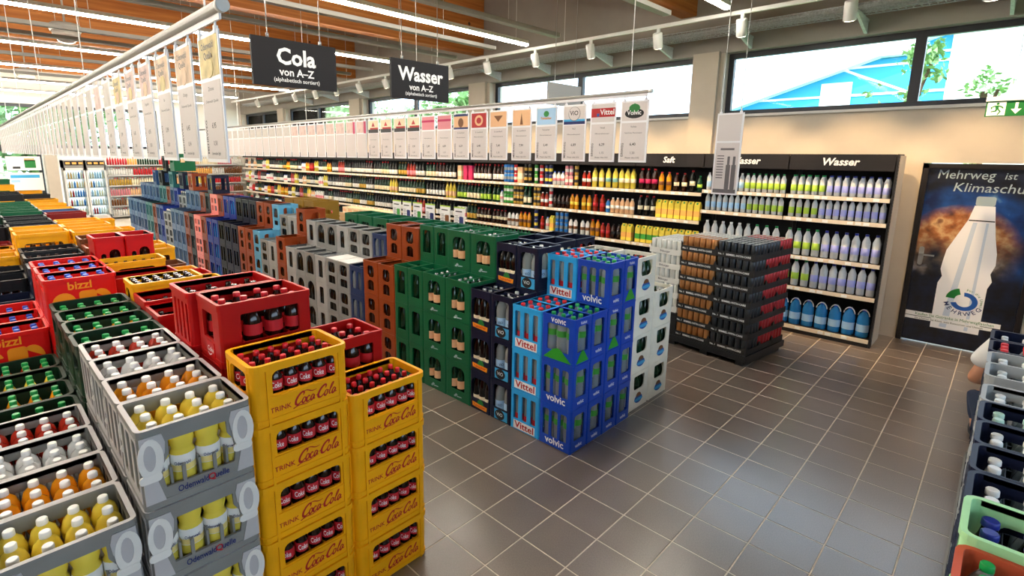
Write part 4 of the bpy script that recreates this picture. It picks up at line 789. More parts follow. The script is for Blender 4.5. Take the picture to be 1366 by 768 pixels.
COLS = [('vio', .333, 'vio', {}), ('toenis', .105, 'toenis', {}), ('gw', -.127, 'gw', {}), ('gw', -.438, 'gw', {}), ('gw2', -.75, 'gw', {}), ('gw2', -.969, 'gw', {}), ('ow', -1.19, 'ow', {}), ('ow', -1.462, 'ow', {}), ('nw', -1.735, 'navyr', {}), ('gd', -2.008, 'gy', {}), ('gd', -2.264, 'gy', {}), ('gs', -2.52, 'gy', {}), ('ga', -2.776, 'gy', {}), ('ga', -3.032, 'gy', {}), ('gs', -3.288, 'gy', {}), ('ow', -3.55, 'ow', {}), ('gs', -3.83, 'gy', {}), ('gd', -4.09, 'gy', {}), ('lb', -4.35, 'ow', {}), ('ow', -4.59, 'ow', {}), ('ow', -4.87, 'ow', {}),
        ('dn', -5.15, 'gy', {}), ('dn', -5.43, 'gy', {}), ('kw', -5.71, 'gy', {}), ('bw', -5.99, 'bl', {}), ('bw', -6.27, None, {}), ('br', -6.55, None, {}), ('pk', -6.83, None, {}), ('kw', -7.2, None, {}), ('br', -7.48, None, {}), ('gb', -7.76, None, {}), ('gb', -8.04, None, {}), ('gb', -8.32, None, {}), ('gd', -8.6, None, {}), ('gd', -8.86, None, {}), ('bw', -9.12, None, {}), ('sb', -9.4, None, {}), ('br', -9.68, None, {}), ('tl', -9.96, None, {}), ('tl', -10.24, None, {}), ('sb', -10.52, None, {}), ('gb', -10.8, None, {}), ('sb', -11.08, None, {}), ('gb', -11.36, None, {}), ('sb', -11.64, None, {}), ('gb', -11.92, None, {})]
for i, (key, xr, bk, kw) in enumerate(COLS):
    wcol(key, xr, bk, '%s column from corner' % ORD[i + 2], detail=xr > -3.3, h=.345 if (xr < -3.3 and key not in ('gs', 'gd', 'ga')) else None, **kw)
fw = MB()
for i, (key, xr, bk, kw) in enumerate(COLS):
    if xr > -5.9 : continue
    c = CR[key]; xc = xr - c['dx'] / 2
    for y0, tiers in ((.28, (0, 1, 2)), (.28 + c['dy'] + .004, (3,))):
        for t in tiers:
            for q in (-1, 1): fw.lathe([(.036, 0), (.036, .16), (.014, .25), (.014, .28)], 6, ['pet_grey', 'pet_grey', 'cap_white'], (xc + q * .06, y0 + .06, .345 * t + .015))
tag(obj('far_bottles', fw), 'pale bottles inside the far blue and grey water crates', 'bottles', None, 'stuff')
# extra crates standing on the back row, far end
for i, (key, x, z) in enumerate((('dn', -8.9, 1.38), ('tl', -9.6, 1.38), ('gg', -9.2, 1.725), ('br', -8.3, 1.38), ('kw', -10.4, 1.38), ('kw', -10.0, 1.70), ('dn', -7.2, 1.38), ('sb', -10.9, 1.38))):
    put_crate(key, x, .74, z, '%s crate piled on the far end of the back row, %s of eight' % (CR[key]['look'], ORD[i]), None, False)
# dark crates behind the round-badge crates and beer crates on the far side of the island
for i, (key, x, y, z) in enumerate([('vio', .15, .99, 1.035), ('vio', .15, 1.29, 1.035), ('toenis', -.085, .99, 1.035), ('toenis', -.085, 1.29, 1.035)]):
    for t in range(4): put_crate(key, x, y + .03, z - .345 * t, '%s crate, %s tier of %s stack behind' % (CR[key]['look'], TIER[4][t], ['nearer right', 'farther right', 'nearer left', 'farther left'][i]), None, False)
for i in range(9):
    x = -.375 - .33 * i
    for t in range(4):
        z = .335 * (3 - t); put_crate('gg', x, 1.12, z, 'green beer crate, %s tier of %s stack along the far side' % (TIER[4][t], ORD[i]), None, False)
        if t == 0: fill('gg', 'beerg', x, 1.12, z, ALLC, 'green beer bottle in top crate of %s far-side stack' % ORD[i], 'green beer bottles, far-side stack %s' % ORD[i], 0, False, .06)
for i in range(3):
    for t in range(4): put_crate('ol', -4.2 - .32 * i, 1.15, .36 * (3 - t), 'olive gold crate, %s tier of %s stack along the far side' % (TIER[4][t], ORD[i]), None, False)
for i, x in enumerate((-2.14, -2.39)):
    sh_ = MB(); sh_.box(-.115, .115, -.135, .135, 0, .004, 'paper_white'); tag(obj('paper_sheet', sh_, None, (x, .425, .9395)), 'white sheet lying on the %s grey twin-window stack' % ['right', 'left'][i], 'paper')

# ------------------------------------------------------------------ row of crates at the right edge on a black plinth
r = MB(); r.box(2.885, 3.31, -1.4, 2.2, 0, .085, 'black_metal'); r.box(2.875, 2.885, -1.4, 2.2, .06, .088, 'grey_metal'); tag(obj('crate_plinth', r), 'long low black plinth under the crates at the right edge', 'plinth')
for key, m, look in (('r_navy', 'navy', 'dark navy'), ('r_lg', 'ltgreen', 'pale green'), ('r_or', 'salmon', 'salmon orange'), ('r_dg', 'deepgreen', 'deep green'), ('r_gy', 'graylt', 'light grey')):
    sh = shell(.41, .255, .30, m, {'*x': [rect(-.08, .08, .10, .24, .02)], '*y': [rect(-.12, .12, .10, .24, .02)]}, r=.035, rim=.02)
    ctype(key, 'water_crate', look, .41, .255, .30, sh, [('divider', divider(.41, .255, 4, 3, .012, .15, m))], 4, 3)
RR = [('r_dg', -1.01, 1.0, 'beerg'), ('r_or', -.75, 1.0, 'volvic'), ('r_lg', -.49, 1.03, 'rb'), ('r_navy', -.23, 1.0, 'rw'), ('r_navy', .03, 1.0, 'rw'), ('r_navy', .29, 1.0, 'rw'), ('r_navy', .55, 1.0, 'rc'), ('r_gy', .81, 1.0, 'rw'), ('r_gy', 1.21, 1.0, 'rw'), ('r_gy', 1.48, .99, 'rw'), ('r_navy', 1.76, .99, 'vittel'), ('r_navy', 2.04, .99, 'bl')]
for i, (key, y, zt, bk) in enumerate(RR):
    hh = (zt - .0865) / 3
    for t in range(3):
        z = zt - hh * (t + 1); wh = '%s plinth stack from the viewer' % ORD[i]
        o = put_crate(key, 3.095, y, z, '%s crate, %s tier of %s' % (CR[key]['look'], TIER[3][t], wh), None, t == 0); o.scale.z = hh / .30
        if t == 0: fill(key, bk, 3.095, y, z, ALLC, '%s in top crate of %s' % (BL[bk], wh), '%s, %s' % (BL[bk], wh), 0, True, -.02 if bk in ('rb', 'volvic', 'vittel', 'rc', 'rw', 'bl') else .03)

# ------------------------------------------------------------------ can display on a low pallet
AR = -.13
pal = empty('display_pallet', (1.19, 2.86, 0), AR); tag(pal, 'low black display pallet under the stacked trays of cans', 'pallet')
b = MB(); b.box(-.90, .01, -.02, .84, .05, .115, 'black_metal'); obj('deck', b, pal)
b = MB()
for x in (-.86, -.45, -.06): b.box(x - .04, x + .04, 0, .8, 0, .05, 'black_metal')
obj('runner', b, pal)
def can_mesh(m):
    b = MB(); b.lathe([(.026, 0), (.0315, .008), (.0315, .148), (.027, .158), (.0255, .158), (.025, .154)], 12, [m, m, m, 'steel', 'steel']); return b.mesh('can')
CAN = {k: can_mesh(m) for k, m in (('copper', 'copper_can'), ('dark', 'dark_can'), ('silver', 'white_can'), ('red', 'red_can'))}
R2 = Matrix.Rotation(AR, 4, 'Z')
TR = {}
def tray_mesh(m, word):
    w, d = .402, .27; b = MB(); b.box(-w / 2, w / 2, -d / 2, d / 2, 0, .004, m)
    for x0, x1, y0, y1 in ((-w / 2, w / 2, -d / 2, -d / 2 + .003), (-w / 2, w / 2, d / 2 - .003, d / 2)): b.box(x0, x1, y0, y1, .004, .062, m)
    for x0, x1 in ((-w / 2, -w / 2 + .003), (w / 2 - .003, w / 2)): b.box(x0, x1, -d / 2 + .003, d / 2 - .003, .004, .062, m)
    for sx in (-1, 1): b.add([(sx * w / 2, -d / 2, .062), (sx * (w / 2), -d / 2 + .05, .062), (sx * w / 2, -d / 2, .11), (sx * (w / 2 - .02), -d / 2, .062)], [(0, 1, 2), (0, 2, 3)], m)
    l = MB(); M = FM('ny', w, d)
    if word == 'bembel': put_text(l, M, 'No. 1', .026, -.15, .032, bold=.02); put_text(l, M, 'BEMBEL-WITH-CARE', .027, .03, .032, bold=.02, width=.25)
    else: put_text(l, M, 'Bitburger', .034, 0, .032, 'ink_grey', bold=.02)
    return b.mesh('can_tray'), l.mesh('lettering')
TR['b'] = tray_mesh('tray_black', 'bembel'); TR['w'] = tray_mesh('tray_white', 'w')
def can_tray(lx, ly, z, kind, can, label, top, sides, film=False):
    p = pal.matrix_world if False else None
    v = R2 @ Vector((lx, ly, 0)); pos = (1.19 + v.x, 2.86 + v.y, z)
    o = obj('can_tray', TR[kind][0], None, pos, AR); tag(o, label, 'tray'); obj('lettering', TR[kind][1], o)
    for i in range(6):
        for j in range(4):
            if top or j == 0 or (sides and i == 5):
                q = R2 @ Vector((lx - .165 + .066 * i, ly - .1 + .066 * j, 0)); c = obj('can', CAN[can], None, (1.19 + q.x, 2.86 + q.y, z + .0045), random.random() * 6)
                tag(c, 'can, row %s, %s along, in the %s' % (NUM[j], ORD[i], label.replace('cardboard ', '').replace('black ', '')), 'can', 'cans in ' + label)
N_, TH = 7, .162
for t in range(N_):
    z = .115 + TH * (N_ - 1 - t); nm = ['topmost', 'second', 'third', 'fourth', 'fifth', 'sixth', 'lowest'][t]
    can_tray(-.61, .135, z, 'b', 'copper', '%s black cardboard tray of copper cans' % nm, t == 0, False)
    can_tray(-.205, .135, z, 'b', 'dark', '%s black cardboard tray of dark cans' % nm, t == 0, True)
    can_tray(-.205, .41, z, 'b', 'red' if t else 'dark', '%s black cardboard tray of %s cans behind the dark ones' % (nm, 'red' if t else 'other'), t == 0, True)
    can_tray(-.205, .685, z, 'b', 'red', '%s black cardboard tray of red cans at the back' % nm, t == 0, t > 0)
    can_tray(-.61, .41, z, 'b', 'silver', '%s black cardboard tray of white cans behind the copper ones' % nm, t == 0, False)
for t in range(5):
    z = .20 + TH * (5 - t); nm = ['topmost', 'second', 'third', 'fourth', 'lowest'][t]
    can_tray(-1.02, .16, z, 'w', 'silver', '%s white cardboard tray of white cans' % nm, t == 0, False)
    can_tray(-1.02, .435, z, 'w', 'silver', '%s white cardboard tray of white cans at the back' % nm, t == 0, False)
b = MB(); b.box(-1.24, -.80, 0.0, .6, 0, .36, 'black_metal'); o = obj('display_plinth', b, None, (1.19, 2.86, 0), AR); tag(o, 'plain black plinth lifting the white can trays left of the pallet', 'plinth')

# ------------------------------------------------------------------ wall shelving
GY, GD = 4.44, .50
def gondola(x0, x1, levels, word, idx, detail=True):
    lab = '%s black wall shelving bay from the door end%s' % (ORD[idx], ', header reads ' + word if word else '')
    r = empty('shelf_unit', (x0, GY, 0)); tag(r, lab, 'shelf'); w = x1 - x0
    b = MB(); b.box(0, w, GD - .02, GD, 0, 2.135, 'dark_panel'); obj('back_panel', b, r)
    b = MB(); b.box(0, .03, GD - .06, GD - .02, 0, 2.135, 'black_metal'); b.box(w - .03, w, GD - .06, GD - .02, 0, 2.135, 'black_metal'); obj('upright', b, r)
    b = MB(); b.box(.006, w - .006, -.005, .015, 1.955, 2.13, 'dark_panel'); b.box(.006, w - .006, .015, GD - .06, 2.11, 2.13, 'dark_panel'); hd = obj('header_board', b, r)
    if word:
        b = MB(); put_text(b, FM('ny', 1, .01), word, .112, w / 2, 2.045, bold=.03, shear=.2, lift=.003); obj('lettering', b, hd)
    b = MB(); b.box(0, w, 0, GD - .02, 0, .08, 'black_metal'); obj('base', b, r)
    for k, z in enumerate(levels):
        b = MB(); b.box(.004, w - .004, 0, GD - .03, z - .012, z, 'dark_panel'); sb = obj('shelf_board', b, r)
        b = MB(); b.box(.004, w - .004, -.014, -.001, z - .042, z + .002, 'lip_cream'); obj('price_rail', b, sb)
        if detail:
            b = MB(); rr = random.Random(idx * 9 + k); x = .03
            while x < w - .08:
                b.box(x, x + .055, -.016, -.0142, z - .036, z - .004, 'paper_white'); x += rr.choice((.075, .11, .16, .24))
            tag(obj('price_labels', b, sb), kind='stuff')
    return r
bays = [(.952, 1.955), (-.05, .948), (-1.04, -.054)] + [(-1.04 - .99 * (k + 1), -1.04 - .99 * k - .004) for k in range(15)]
LW = [.09, .57, .945, 1.40, 1.665]; LS = [.09, .46, .845, 1.24, 1.618]
for i, (a, b_) in enumerate(bays):
    gondola(a, b_, LW if i < 2 else LS, {0: 'Wasser', 1: 'Wasser', 2: 'Saft'}.get(i), i, i < 11)
b = MB()
for k in range(60): b.box(1.957, 1.975, GY + .02 + .0, GY + .05, .1 + k * .034, .12 + k * .034, 'black_metal')
b.box(1.957, 1.975, GY + .05, GY + .07, 0, 2.135, 'black_metal'); b.box(1.957, 1.975, GY + .0, GY + .02, 0, 2.135, 'black_metal'); b.box(1.957, 1.972, GY + .07, GY + GD, 0, 2.12, 'wall_paint')
tag(obj('shelf_end_panel', b), 'slotted black upright and pale end panel closing the shelving by the door', 'panel')
def sbottle(name, h, r, bm_, cp, lab=None, lz=(.3, .5), n=8, neck=.28):
    b = MB(); nr = r * .4
    prof = [(r * .9, 0), (r, h * .04), (r, h * lz[0]), (r * 1.02, h * lz[0] + .001), (r * 1.02, h * lz[1]), (r, h * lz[1] + .001), (r, h * (1 - neck)), (r * .55, h * (1 - neck * .45)), (nr, h * (1 - neck * .25)), (nr * 1.1, h * (1 - neck * .24)), (nr * 1.1, h)]
    ms = [bm_, bm_, lab or bm_, lab or bm_, lab or bm_, bm_, bm_, bm_, cp, cp]
    b.lathe(prof, n, ms); return (name, b.mesh(name))
def sbox(name, w, d, h, m, m2, gable=True):
    b = MB(); b.box(-w / 2, w / 2, -d / 2, d / 2, 0, h * .82, m); b.box(-w / 2 - .0005, w / 2 + .0005, -d / 2 - .0005, d / 2 + .0005, h * .2, h * .5, m2)
    if gable: b.add([(-w / 2, -d / 2, h * .82), (w / 2, -d / 2, h * .82), (w / 2, d / 2, h * .82), (-w / 2, d / 2, h * .82), (-w / 2, 0, h), (w / 2, 0, h)], [(0, 1, 5, 4), (2, 3, 4, 5), (1, 2, 5), (3, 0, 4)], m); b.lathe([(.012, h * .8), (.012, h * .95)], 8, 'cap_green', (0, -d * .25, 0))
    return (name, b.mesh(name))
PD = {}
for k, cp, lb in (('lime', 'cap_green', 'lab_lime'), ('violet', 'cap_navy', 'lab_violet'), ('sky', 'cap_white', 'lab_skyblue'), ('plain', 'cap_white', 'lab_white')):
    PD['w5' + k] = sbottle('pet_water_bottle', .225, .030, 'clear_water', cp, lb, (.18, .5)); PD['w15' + k] = sbottle('pet_water_bottle', .315, .041, 'clear_water', cp, lb, (.25, .5), 10)
def jug():
    b = MB(); r = .062; b.lathe([(r * .92, 0), (r, .015), (r, .06), (r * 1.01, .065), (r * 1.01, .15), (r, .155), (r, .20), (r * .85, .25), (r * .5, .28), (.02, .297), (.022, .30), (.022, .318)], 14, ['pet_blue', 'pet_blue', 'pet_blue', 'lab_skyblue', 'pet_blue', 'pet_blue', 'pet_blue', 'pet_blue', 'pet_blue', 'cap_blue', 'cap_blue'])
    b.tube([(.055 * math.cos(a), -.02, .235 + .085 * math.sin(a)) for a in [math.radians(10 + 16 * i) for i in range(11)]], .006, 'cap_white', 6); return ('water_jug', b.mesh('water_jug'))
PD['jug'] = jug()
for k, b_, cp, lb, h, r in (('apple', 'lemon', 'cap_gold', 'lab_cream', .29, .042), ('peel', 'lemon', 'cap_yellow', 'lab_teal', .29, .042), ('grape', 'glass_brown', 'cap_red', 'lab_magenta', .30, .042), ('amber', 'orangeade', 'cap_red', 'lab_brown', .26, .036), ('cream', 'glass_brown', 'cap_red', 'lab_cream', .25, .036), ('dark', 'glass_black', 'cap_red', 'lab_cream', .29, .038), ('redj', 'redade', 'cap_red', 'lab_red', .22, .034), ('pinkj', 'redade', 'cap_white', 'lab_white', .24, .034), ('choc', 'glass_brown', 'cap_black', 'lab_black', .22, .032), ('orng', 'orangeade', 'cap_orange', 'lab_yellow', .24, .036), ('greenj', 'glass_green', 'cap_green', 'lab_lime', .22, .034), ('milk', 'lab_white', 'cap_blue', 'lab_pink', .22, .034), ('redb', 'redade', 'cap_red', 'lab_red', .26, .04), ('smooth', 'lab_peach', 'cap_white', 'lab_white', .23, .036), ('blue', 'lab_blue', 'cap_red', 'lab_white', .2, .033), ('spot', 'lab_white', 'cap_black', 'lab_brown', .24, .034)):
    PD[k] = sbottle('juice_bottle', h, r, b_, cp, lb)
for k, b_, cp, lb in (('w_white', 'glass_black', 'cap_black', 'lab_white'), ('w_cream', 'glass_green', 'cap_red', 'lab_cream'), ('w_gold', 'glass_green', 'cap_gold', 'lab_gold'), ('w_red', 'glass_brown', 'cap_red', 'lab_white'), ('w_dark', 'glass_black', 'cap_black', 'lab_navy'), ('w_rose', 'redade', 'cap_silver', 'lab_pink'), ('w_lime', 'glass_green', 'cap_gold', 'lab_lime'), ('w_peach', 'lemon', 'cap_gold', 'lab_peach'), ('w_green', 'glass_green', 'cap_green', 'lab_cream')):
    PD[k] = sbottle('wine_bottle', .31, .038, b_, cp, lb, (.12, .42), 8, .4)
PD['carton_y'] = sbox('juice_carton', .075, .075, .25, 'lab_yellow', 'lab_orange'); PD['carton_g'] = sbox('juice_carton', .075, .075, .25, 'lab_yellow', 'lab_green'); PD['carton_w'] = sbox('juice_carton', .075, .075, .24, 'lab_white', 'lab_pink')
PD['gift_m'] = sbox('gift_box', .10, .10, .33, 'lab_magenta', 'lab_magenta', False); PD['gift_p'] = sbox('gift_box', .10, .10, .33, 'lab_peach', 'lab_cream', False)
for k, m, m2 in (('c_blue', 'lab_blue', 'steel'), ('c_red', 'lab_red', 'lab_white'), ('c_green', 'lab_green', 'lab_white'), ('c_gold', 'lab_gold', 'lab_black'), ('c_black', 'lab_black', 'lab_gold'), ('c_white', 'white_can', 'lab_red'), ('c_navy', 'lab_navy', 'lab_yellow'), ('c_pink', 'lab_pink', 'lab_white')):
    b = MB(); b.lathe([(.026, 0), (.032, .008), (.032, .05), (.032, .10), (.032, .15), (.026, .16)], 8, [m, m, m2, m, 'steel']); PD[k] = ('drink_can', b.mesh('drink_can'))
DESC = dict(w5lime='small clear water bottle, lime label', w5violet='small clear water bottle, violet label', w5sky='small clear water bottle, blue label', w5plain='small clear water bottle, white label', w15lime='large clear water bottle, lime label', w15violet='large clear water bottle, violet label', w15sky='large clear water bottle, blue label', w15plain='large clear water bottle, white label', jug='big blue water jug with white handle',
            apple='pale yellow juice bottle', peel='yellow juice bottle, teal label', grape='dark juice bottle, magenta label', amber='amber juice bottle', cream='brown juice bottle, cream label', dark='black juice bottle, cream label', redj='red juice bottle', pinkj='red drink bottle, white label', choc='brown drink bottle, black label', orng='orange juice bottle', greenj='green drink bottle', milk='white drink bottle, pink label', redb='big red drink bottle', smooth='peach smoothie bottle', blue='blue drink bottle', spot='white brown-spotted bottle',
            w_white='black wine bottle, white label', w_cream='green wine bottle, cream label', w_gold='green wine bottle, gold label', w_red='brown wine bottle, white label', w_dark='black wine bottle, dark label', w_rose='rose wine bottle', w_lime='green wine bottle, lime label', w_peach='pale wine bottle', w_green='green-capped wine bottle', carton_y='yellow juice carton, orange band', carton_g='yellow juice carton, green band', carton_w='white juice carton', gift_m='magenta gift box', gift_p='peach gift box', c_blue='blue drink can', c_red='red drink can', c_green='green drink can', c_gold='gold drink can', c_black='black drink can', c_white='white drink can', c_navy='navy drink can', c_pink='pink drink can')
COUNT = {}; LEFT = {}; SEQ = {}
SHELFN = ['bottom', 'second lowest', 'middle', 'second highest', 'top']
def stock(bay, lv, seq, pitch=None, rows=1, dy=0.0, stack=1):
    """fill one shelf of one bay from left to right: seq = [(kind, share)]"""
    a, b_ = bays[bay]; lev = (LW if bay < 2 else LS)[lv]; tot = sum(s for _, s in seq); x = a + .02
    for k, s in seq:
        name, me = PD[k]; xe = x + (b_ - a - .04) * s / tot; w = max(v.co.x for v in me.vertices) * 2 + .006; n = max(1, int((xe - x) / w)); st = (xe - x) / n
        hh = max(v.co.z for v in me.vertices)
        for i in range(n):
            for rw in range(rows):
                for q in range(2 if hh < .19 else 1):
                    loc = (x + st * (i + .5), GY + .035 + w / 2 + rw * (w + .004) + dy, lev + .001 + q * (hh + .003))
                    if COUNT.get(name, 0) < 290 and rw < 2:
                        COUNT[name] = COUNT.get(name, 0) + 1; grp = '%s on the %s shelf, %s bay from the door' % (DESC[k], SHELFN[lv], ORD[bay])
                        lab = '%s%s, %s along, %s shelf, %s bay from door' % ('rear ' if rw else 'upper ' if q else '', DESC[k].replace(',', ''), ORD[int(round((x + st * (i + .5) - a) / .0001)) * 0 + SEQ.setdefault((bay, lv, rw, q), 0)], SHELFN[lv], ORD[bay]); SEQ[(bay, lv, rw, q)] += 1
                        tag(obj(name, me, None, loc), lab, 'bottle' if 'bottle' in name else 'jug' if 'jug' in name else 'can' if 'can' in name else 'box', grp)
                    else: LEFT.setdefault((bay, lv), []).append((me, loc))
        x = xe
stock(0, 0, [('jug', 1)]); stock(1, 0, [('jug', 1)])
stock(0, 4, [('w5lime', .38), ('w5violet', .62)], rows=2); stock(1, 4, [('w5sky', .5), ('w5lime', .5)])
stock(0, 3, [('w5lime', .33), ('w5violet', .67)]); stock(1, 3, [('w5sky', .55), ('w5lime', .45)])
stock(0, 2, [('w15lime', .4), ('w15violet', .6)]); stock(1, 2, [('w15plain', .65), ('w15lime', .35)])
stock(0, 1, [('w15lime', .33), ('w15violet', .67)]); stock(1, 1, [('w15plain', .5), ('w15lime', .5)])
stock(2, 4, [('grape', .32), ('amber', .24), ('cream', .24), ('dark', .12), ('greenj', .1)]); stock(2, 3, [('dark', .32), ('carton_y', .68)]); stock(2, 2, [('carton_g', .5), ('carton_y', .5)]); stock(2, 1, [('redj', .5), ('greenj', .5)])
stock(3, 4, [('pinkj', .18), ('apple', .25), ('peel', .25), ('apple', .3)]); stock(3, 3, [('orng', .2), ('redb', .25), ('blue', .08), ('smooth', .4)]); stock(3, 2, [('spot', .2), ('amber', .2), ('redj', .2), ('choc', .2), ('carton_y', .2)]); stock(3, 1, [('redj', 1)])
stock(4, 4, [('c_green', .12), ('c_red', .16), ('c_navy', .2), ('milk', .3), ('c_pink', .2), ('c_gold', .15)], stack=1); stock(4, 3, [('c_gold', .16), ('pinkj', .18), ('c_white', .1), ('choc', .35), ('orng', .18)]); stock(4, 2, [('c_navy', .15), ('redj', .15), ('milk', .1), ('carton_y', .12), ('c_blue', .3), ('spot', .2)]); stock(4, 1, [('w_white', 1)])
stock(5, 4, [('w_red', .3), ('c_blue', .25), ('c_red', .1), ('gift_p', .15), ('c_black', .2)]); stock(5, 3, [('w_lime', .2), ('milk', .1), ('c_green', .25), ('c_gold', .25), ('w_green', .2)]); stock(5, 2, [('cream', .4), ('spot', .3), ('amber', .3)]); stock(5, 1, [('w_green', 1)])
stock(6, 4, [('gift_p', .2), ('gift_m', .3), ('w_red', .5)]); stock(6, 3, [('w_lime', .3), ('w_cream', .4), ('w_lime', .3)]); stock(6, 2, [('carton_w', .3), ('w_gold', .3), ('cream', .4)]); stock(6, 1, [('w_green', 1)])
WK = ['w_white', 'w_cream', 'w_white', 'w_gold', 'w_red', 'w_white', 'w_rose', 'w_peach', 'w_white', 'w_cream']
rw = random.Random(5)
for bay in range(7, 18):
    for lv in (4, 3, 2, 1):
        ks = [rw.choice(WK) for _ in range(3)] if bay < 12 else [rw.choice(WK + ['apple', 'orng', 'redj', 'milk', 'smooth', 'carton_w']) for _ in range(4)]
        stock(bay, lv, [(k, 1) for k in ks])
for (bay, lv), items in LEFT.items():
    m = MB()
    for me, loc in items: m.join(me, Matrix.Translation(loc))
    o = obj('bottle_rows', m); tag(o, 'far bottles on the %s shelf of the %s bay from the door' % (SHELFN[lv], ORD[bay]), 'bottles', None, 'stuff')
# recipe boards in front of the wine
for i, (x, c) in enumerate(((-6.2, 'lab_green'), (-5.85, 'lab_navy'), (-5.5, 'lab_green'), (-5.1, 'ink_navy'), (-4.65, 'lab_brown'), (-4.25, 'lab_navy'))):
    r = empty('recipe_board', (x, 3.9, 0)); tag(r, 'white information board with a small picture, %s of six before the wine shelves' % ORD[i], 'board', 'information boards')
    b = MB(); b.box(-.14, .14, -.006, .006, .78, 1.13, 'paper_white'); b.box(-.14, .14, -.007, .007, 1.13, 1.15, 'lab_lime'); obj('panel', b, r)
    b = MB(); M = Matrix(((1, 0, 0, 0), (0, 0, -1, -.0065), (0, 1, 0, 0), (0, 0, 0, 1))); b.poly([rect(.0, .11, .83, .98, .02)], M, .001, c)
    for k in range(5): b.poly([rect(-.11, -.03 + .02 * (k % 2), .86 + .03 * k, .87 + .03 * k)], M, .001, 'ink_grey')
    b.poly([rect(-.10, .08, 1.06, 1.08)], M, .001, 'ink_black'); obj('print', b, r)
    b = MB(); b.box(-.012, .012, -.004, .012, 0, .78, 'grey_metal'); b.box(-.12, .12, -.12, .12, 0, .012, 'grey_metal'); obj('stand', b, r)
b = MB()
rx = empty('bread_crate_rack', (-6.9, 4.0, 0)); tag(rx, 'low rack of pale boxes in front of the wine shelves', 'rack')
b.box(-1.5, .5, -.2, .2, .0, .72, 'cardboard'); obj('rack_body', b, rx)
for k in range(8): q = MB(); q.box(-.1, .1, -.14, .14, .72, .86, 'lab_cream'); q.box(-.09, .09, -.142, .142, .76, .83, 'lab_peach'); obj('box', q, rx, (-1.36 + k * .24, 0, 0), .1 * (k % 3 - 1))

# ------------------------------------------------------------------ rows of hanging price banners
BNM = Matrix(((1, 0, 0, 0), (0, 0, -1, -.0035), (0, 1, 0, 0), (0, 0, 0, 1)))
hg_ = MB(); hg_.tube([(0, 0, 0), (0, 0, .03)], .004, 'frame_white', 5); hg_.box(-.008, .008, -.006, .006, -.012, .012, 'frame_white'); HANGER = hg_.mesh('hanger')
def banner(x, y, z0, z1, w, pic, title, sub, p1, p2, side, label, group, detail, tilt=0):
    h = z1 - z0; r = empty('price_banner', (x, y, z0), tilt); tag(r, label, 'banner', group)
    b = MB(); b.box(-w / 2, w / 2, -.003, .003, 0, h, 'frame_white'); obj('holder', b, r)
    zs = h * .64
    b = MB(); b.poly([rect(-w / 2 + .012, w / 2 - .012, zs + .014, h - .012)], BNM, .0006, pic[0])
    pm = obj('picture_card', b, r)
    if len(pic) > 1:
        d = MB(); cx, cz, s = 0, (zs + h) / 2, (h - zs) * .5
        for q_, it in enumerate(pic[1:]):
            dp = .001 + .0004 * q_
            if it[0] == 'text': put_text(d, BNM, it[1], it[2], it[3], cz + it[4], it[5], lift=.0036, bold=.015)
            elif it[0] == 'rect': d.poly([rect(it[2], it[3], cz + it[4], cz + it[5])], BNM, dp, it[1])
            elif it[0] == 'oval': d.poly([circ(it[2], cz + it[3], it[4], 18, it[5])], BNM, dp, it[1])
            elif it[0] == 'tri': d.poly([[(it[2], cz + it[3]), (it[4], cz + it[5]), (it[6], cz + it[7])]], BNM, dp, it[1])
        obj('print', d, pm)
    b = MB(); b.poly([rect(-w / 2 + .012, w / 2 - .012, .012, zs)], BNM, .0006, 'paper'); pc = obj('price_card', b, r)
    if detail:
        d = MB()
        put_text(d, BNM, title, .018, 0, zs - .025, 'ink_black', lift=.001); put_text(d, BNM, sub, .013, 0, zs - .065, 'ink_black', lift=.001, width=min(.13, .009 * len(sub)))
        put_text(d, BNM, p1, .026, .0, zs * .46, 'ink_black', lift=.001, bold=.012); put_text(d, BNM, p2, .022, .0, zs * .24, 'ink_grey', lift=.001, bold=.01)
        put_text(d, BNM, side, .024, -w / 2 + .026, zs * .32, 'ink_black', lift=.001, rot=PI / 2, bold=.01); put_text(d, BNM, 'Wasser ohne CO2' if 'water' in group else 'Limonaden light', .014, 0, .03, 'ink_black', lift=.001, bold=.01)
        for zz in (zs * .38, zs * .56, zs * .17): d.poly([rect(-.018, .018, zz, zz + .0015)], BNM, .0005, 'ink_grey')
        obj('lettering', d, pc)
    for s in (-1, 1): obj('hanger', HANGER, r, (s * w * .38, 0, h))
    return r
def pole(x0, x1, y, z, r_, label):
    r = empty('banner_pole', (0, y, z)); tag(r, label, 'pole')
    b = MB(); b.tube([(x0, 0, 0), (x1, 0, 0)], r_, 'grey_metal', 14); obj('tube', b, r)
    b = MB(); b.lathe([(r_ * 1.12, -.012), (r_ * 1.12, .012)], 14, 'white_metal'); obj('end_cap', b, r, (x1, 0, 0), 0, (0, PI / 2, 0))
    b = MB(); b.box(x0, x1 - .02, -.004, .004, -r_ - .018, -r_ + .003, 'frame_white'); obj('hanging_rail', b, r)
    x = x1 - .15
    while x > x0: b = MB(); b.tube([(0, 0, r_), (0, 0, ZTOP - z - .005)], .003, 'white_metal', 5); obj('suspension_wire', b, r, (x, 0, 0)); x -= 2.3
pole(-10.6, 1.05, -1.9, 2.54, .019, 'grey pole carrying the banner row over the soda crates'); pole(-8.6, 1.12, .7, 2.505, .012, 'thin grey pole carrying the banner row over the water crates')
LP = [('lab_yellow', 'Zitrone'), ('lab_peach', 'Orange'), ('lab_peach', 'Iso'), ('lab_pink', 'Grapefruit'), ('lab_cream', 'Apfel'), ('paper', 'Cola Mix')]
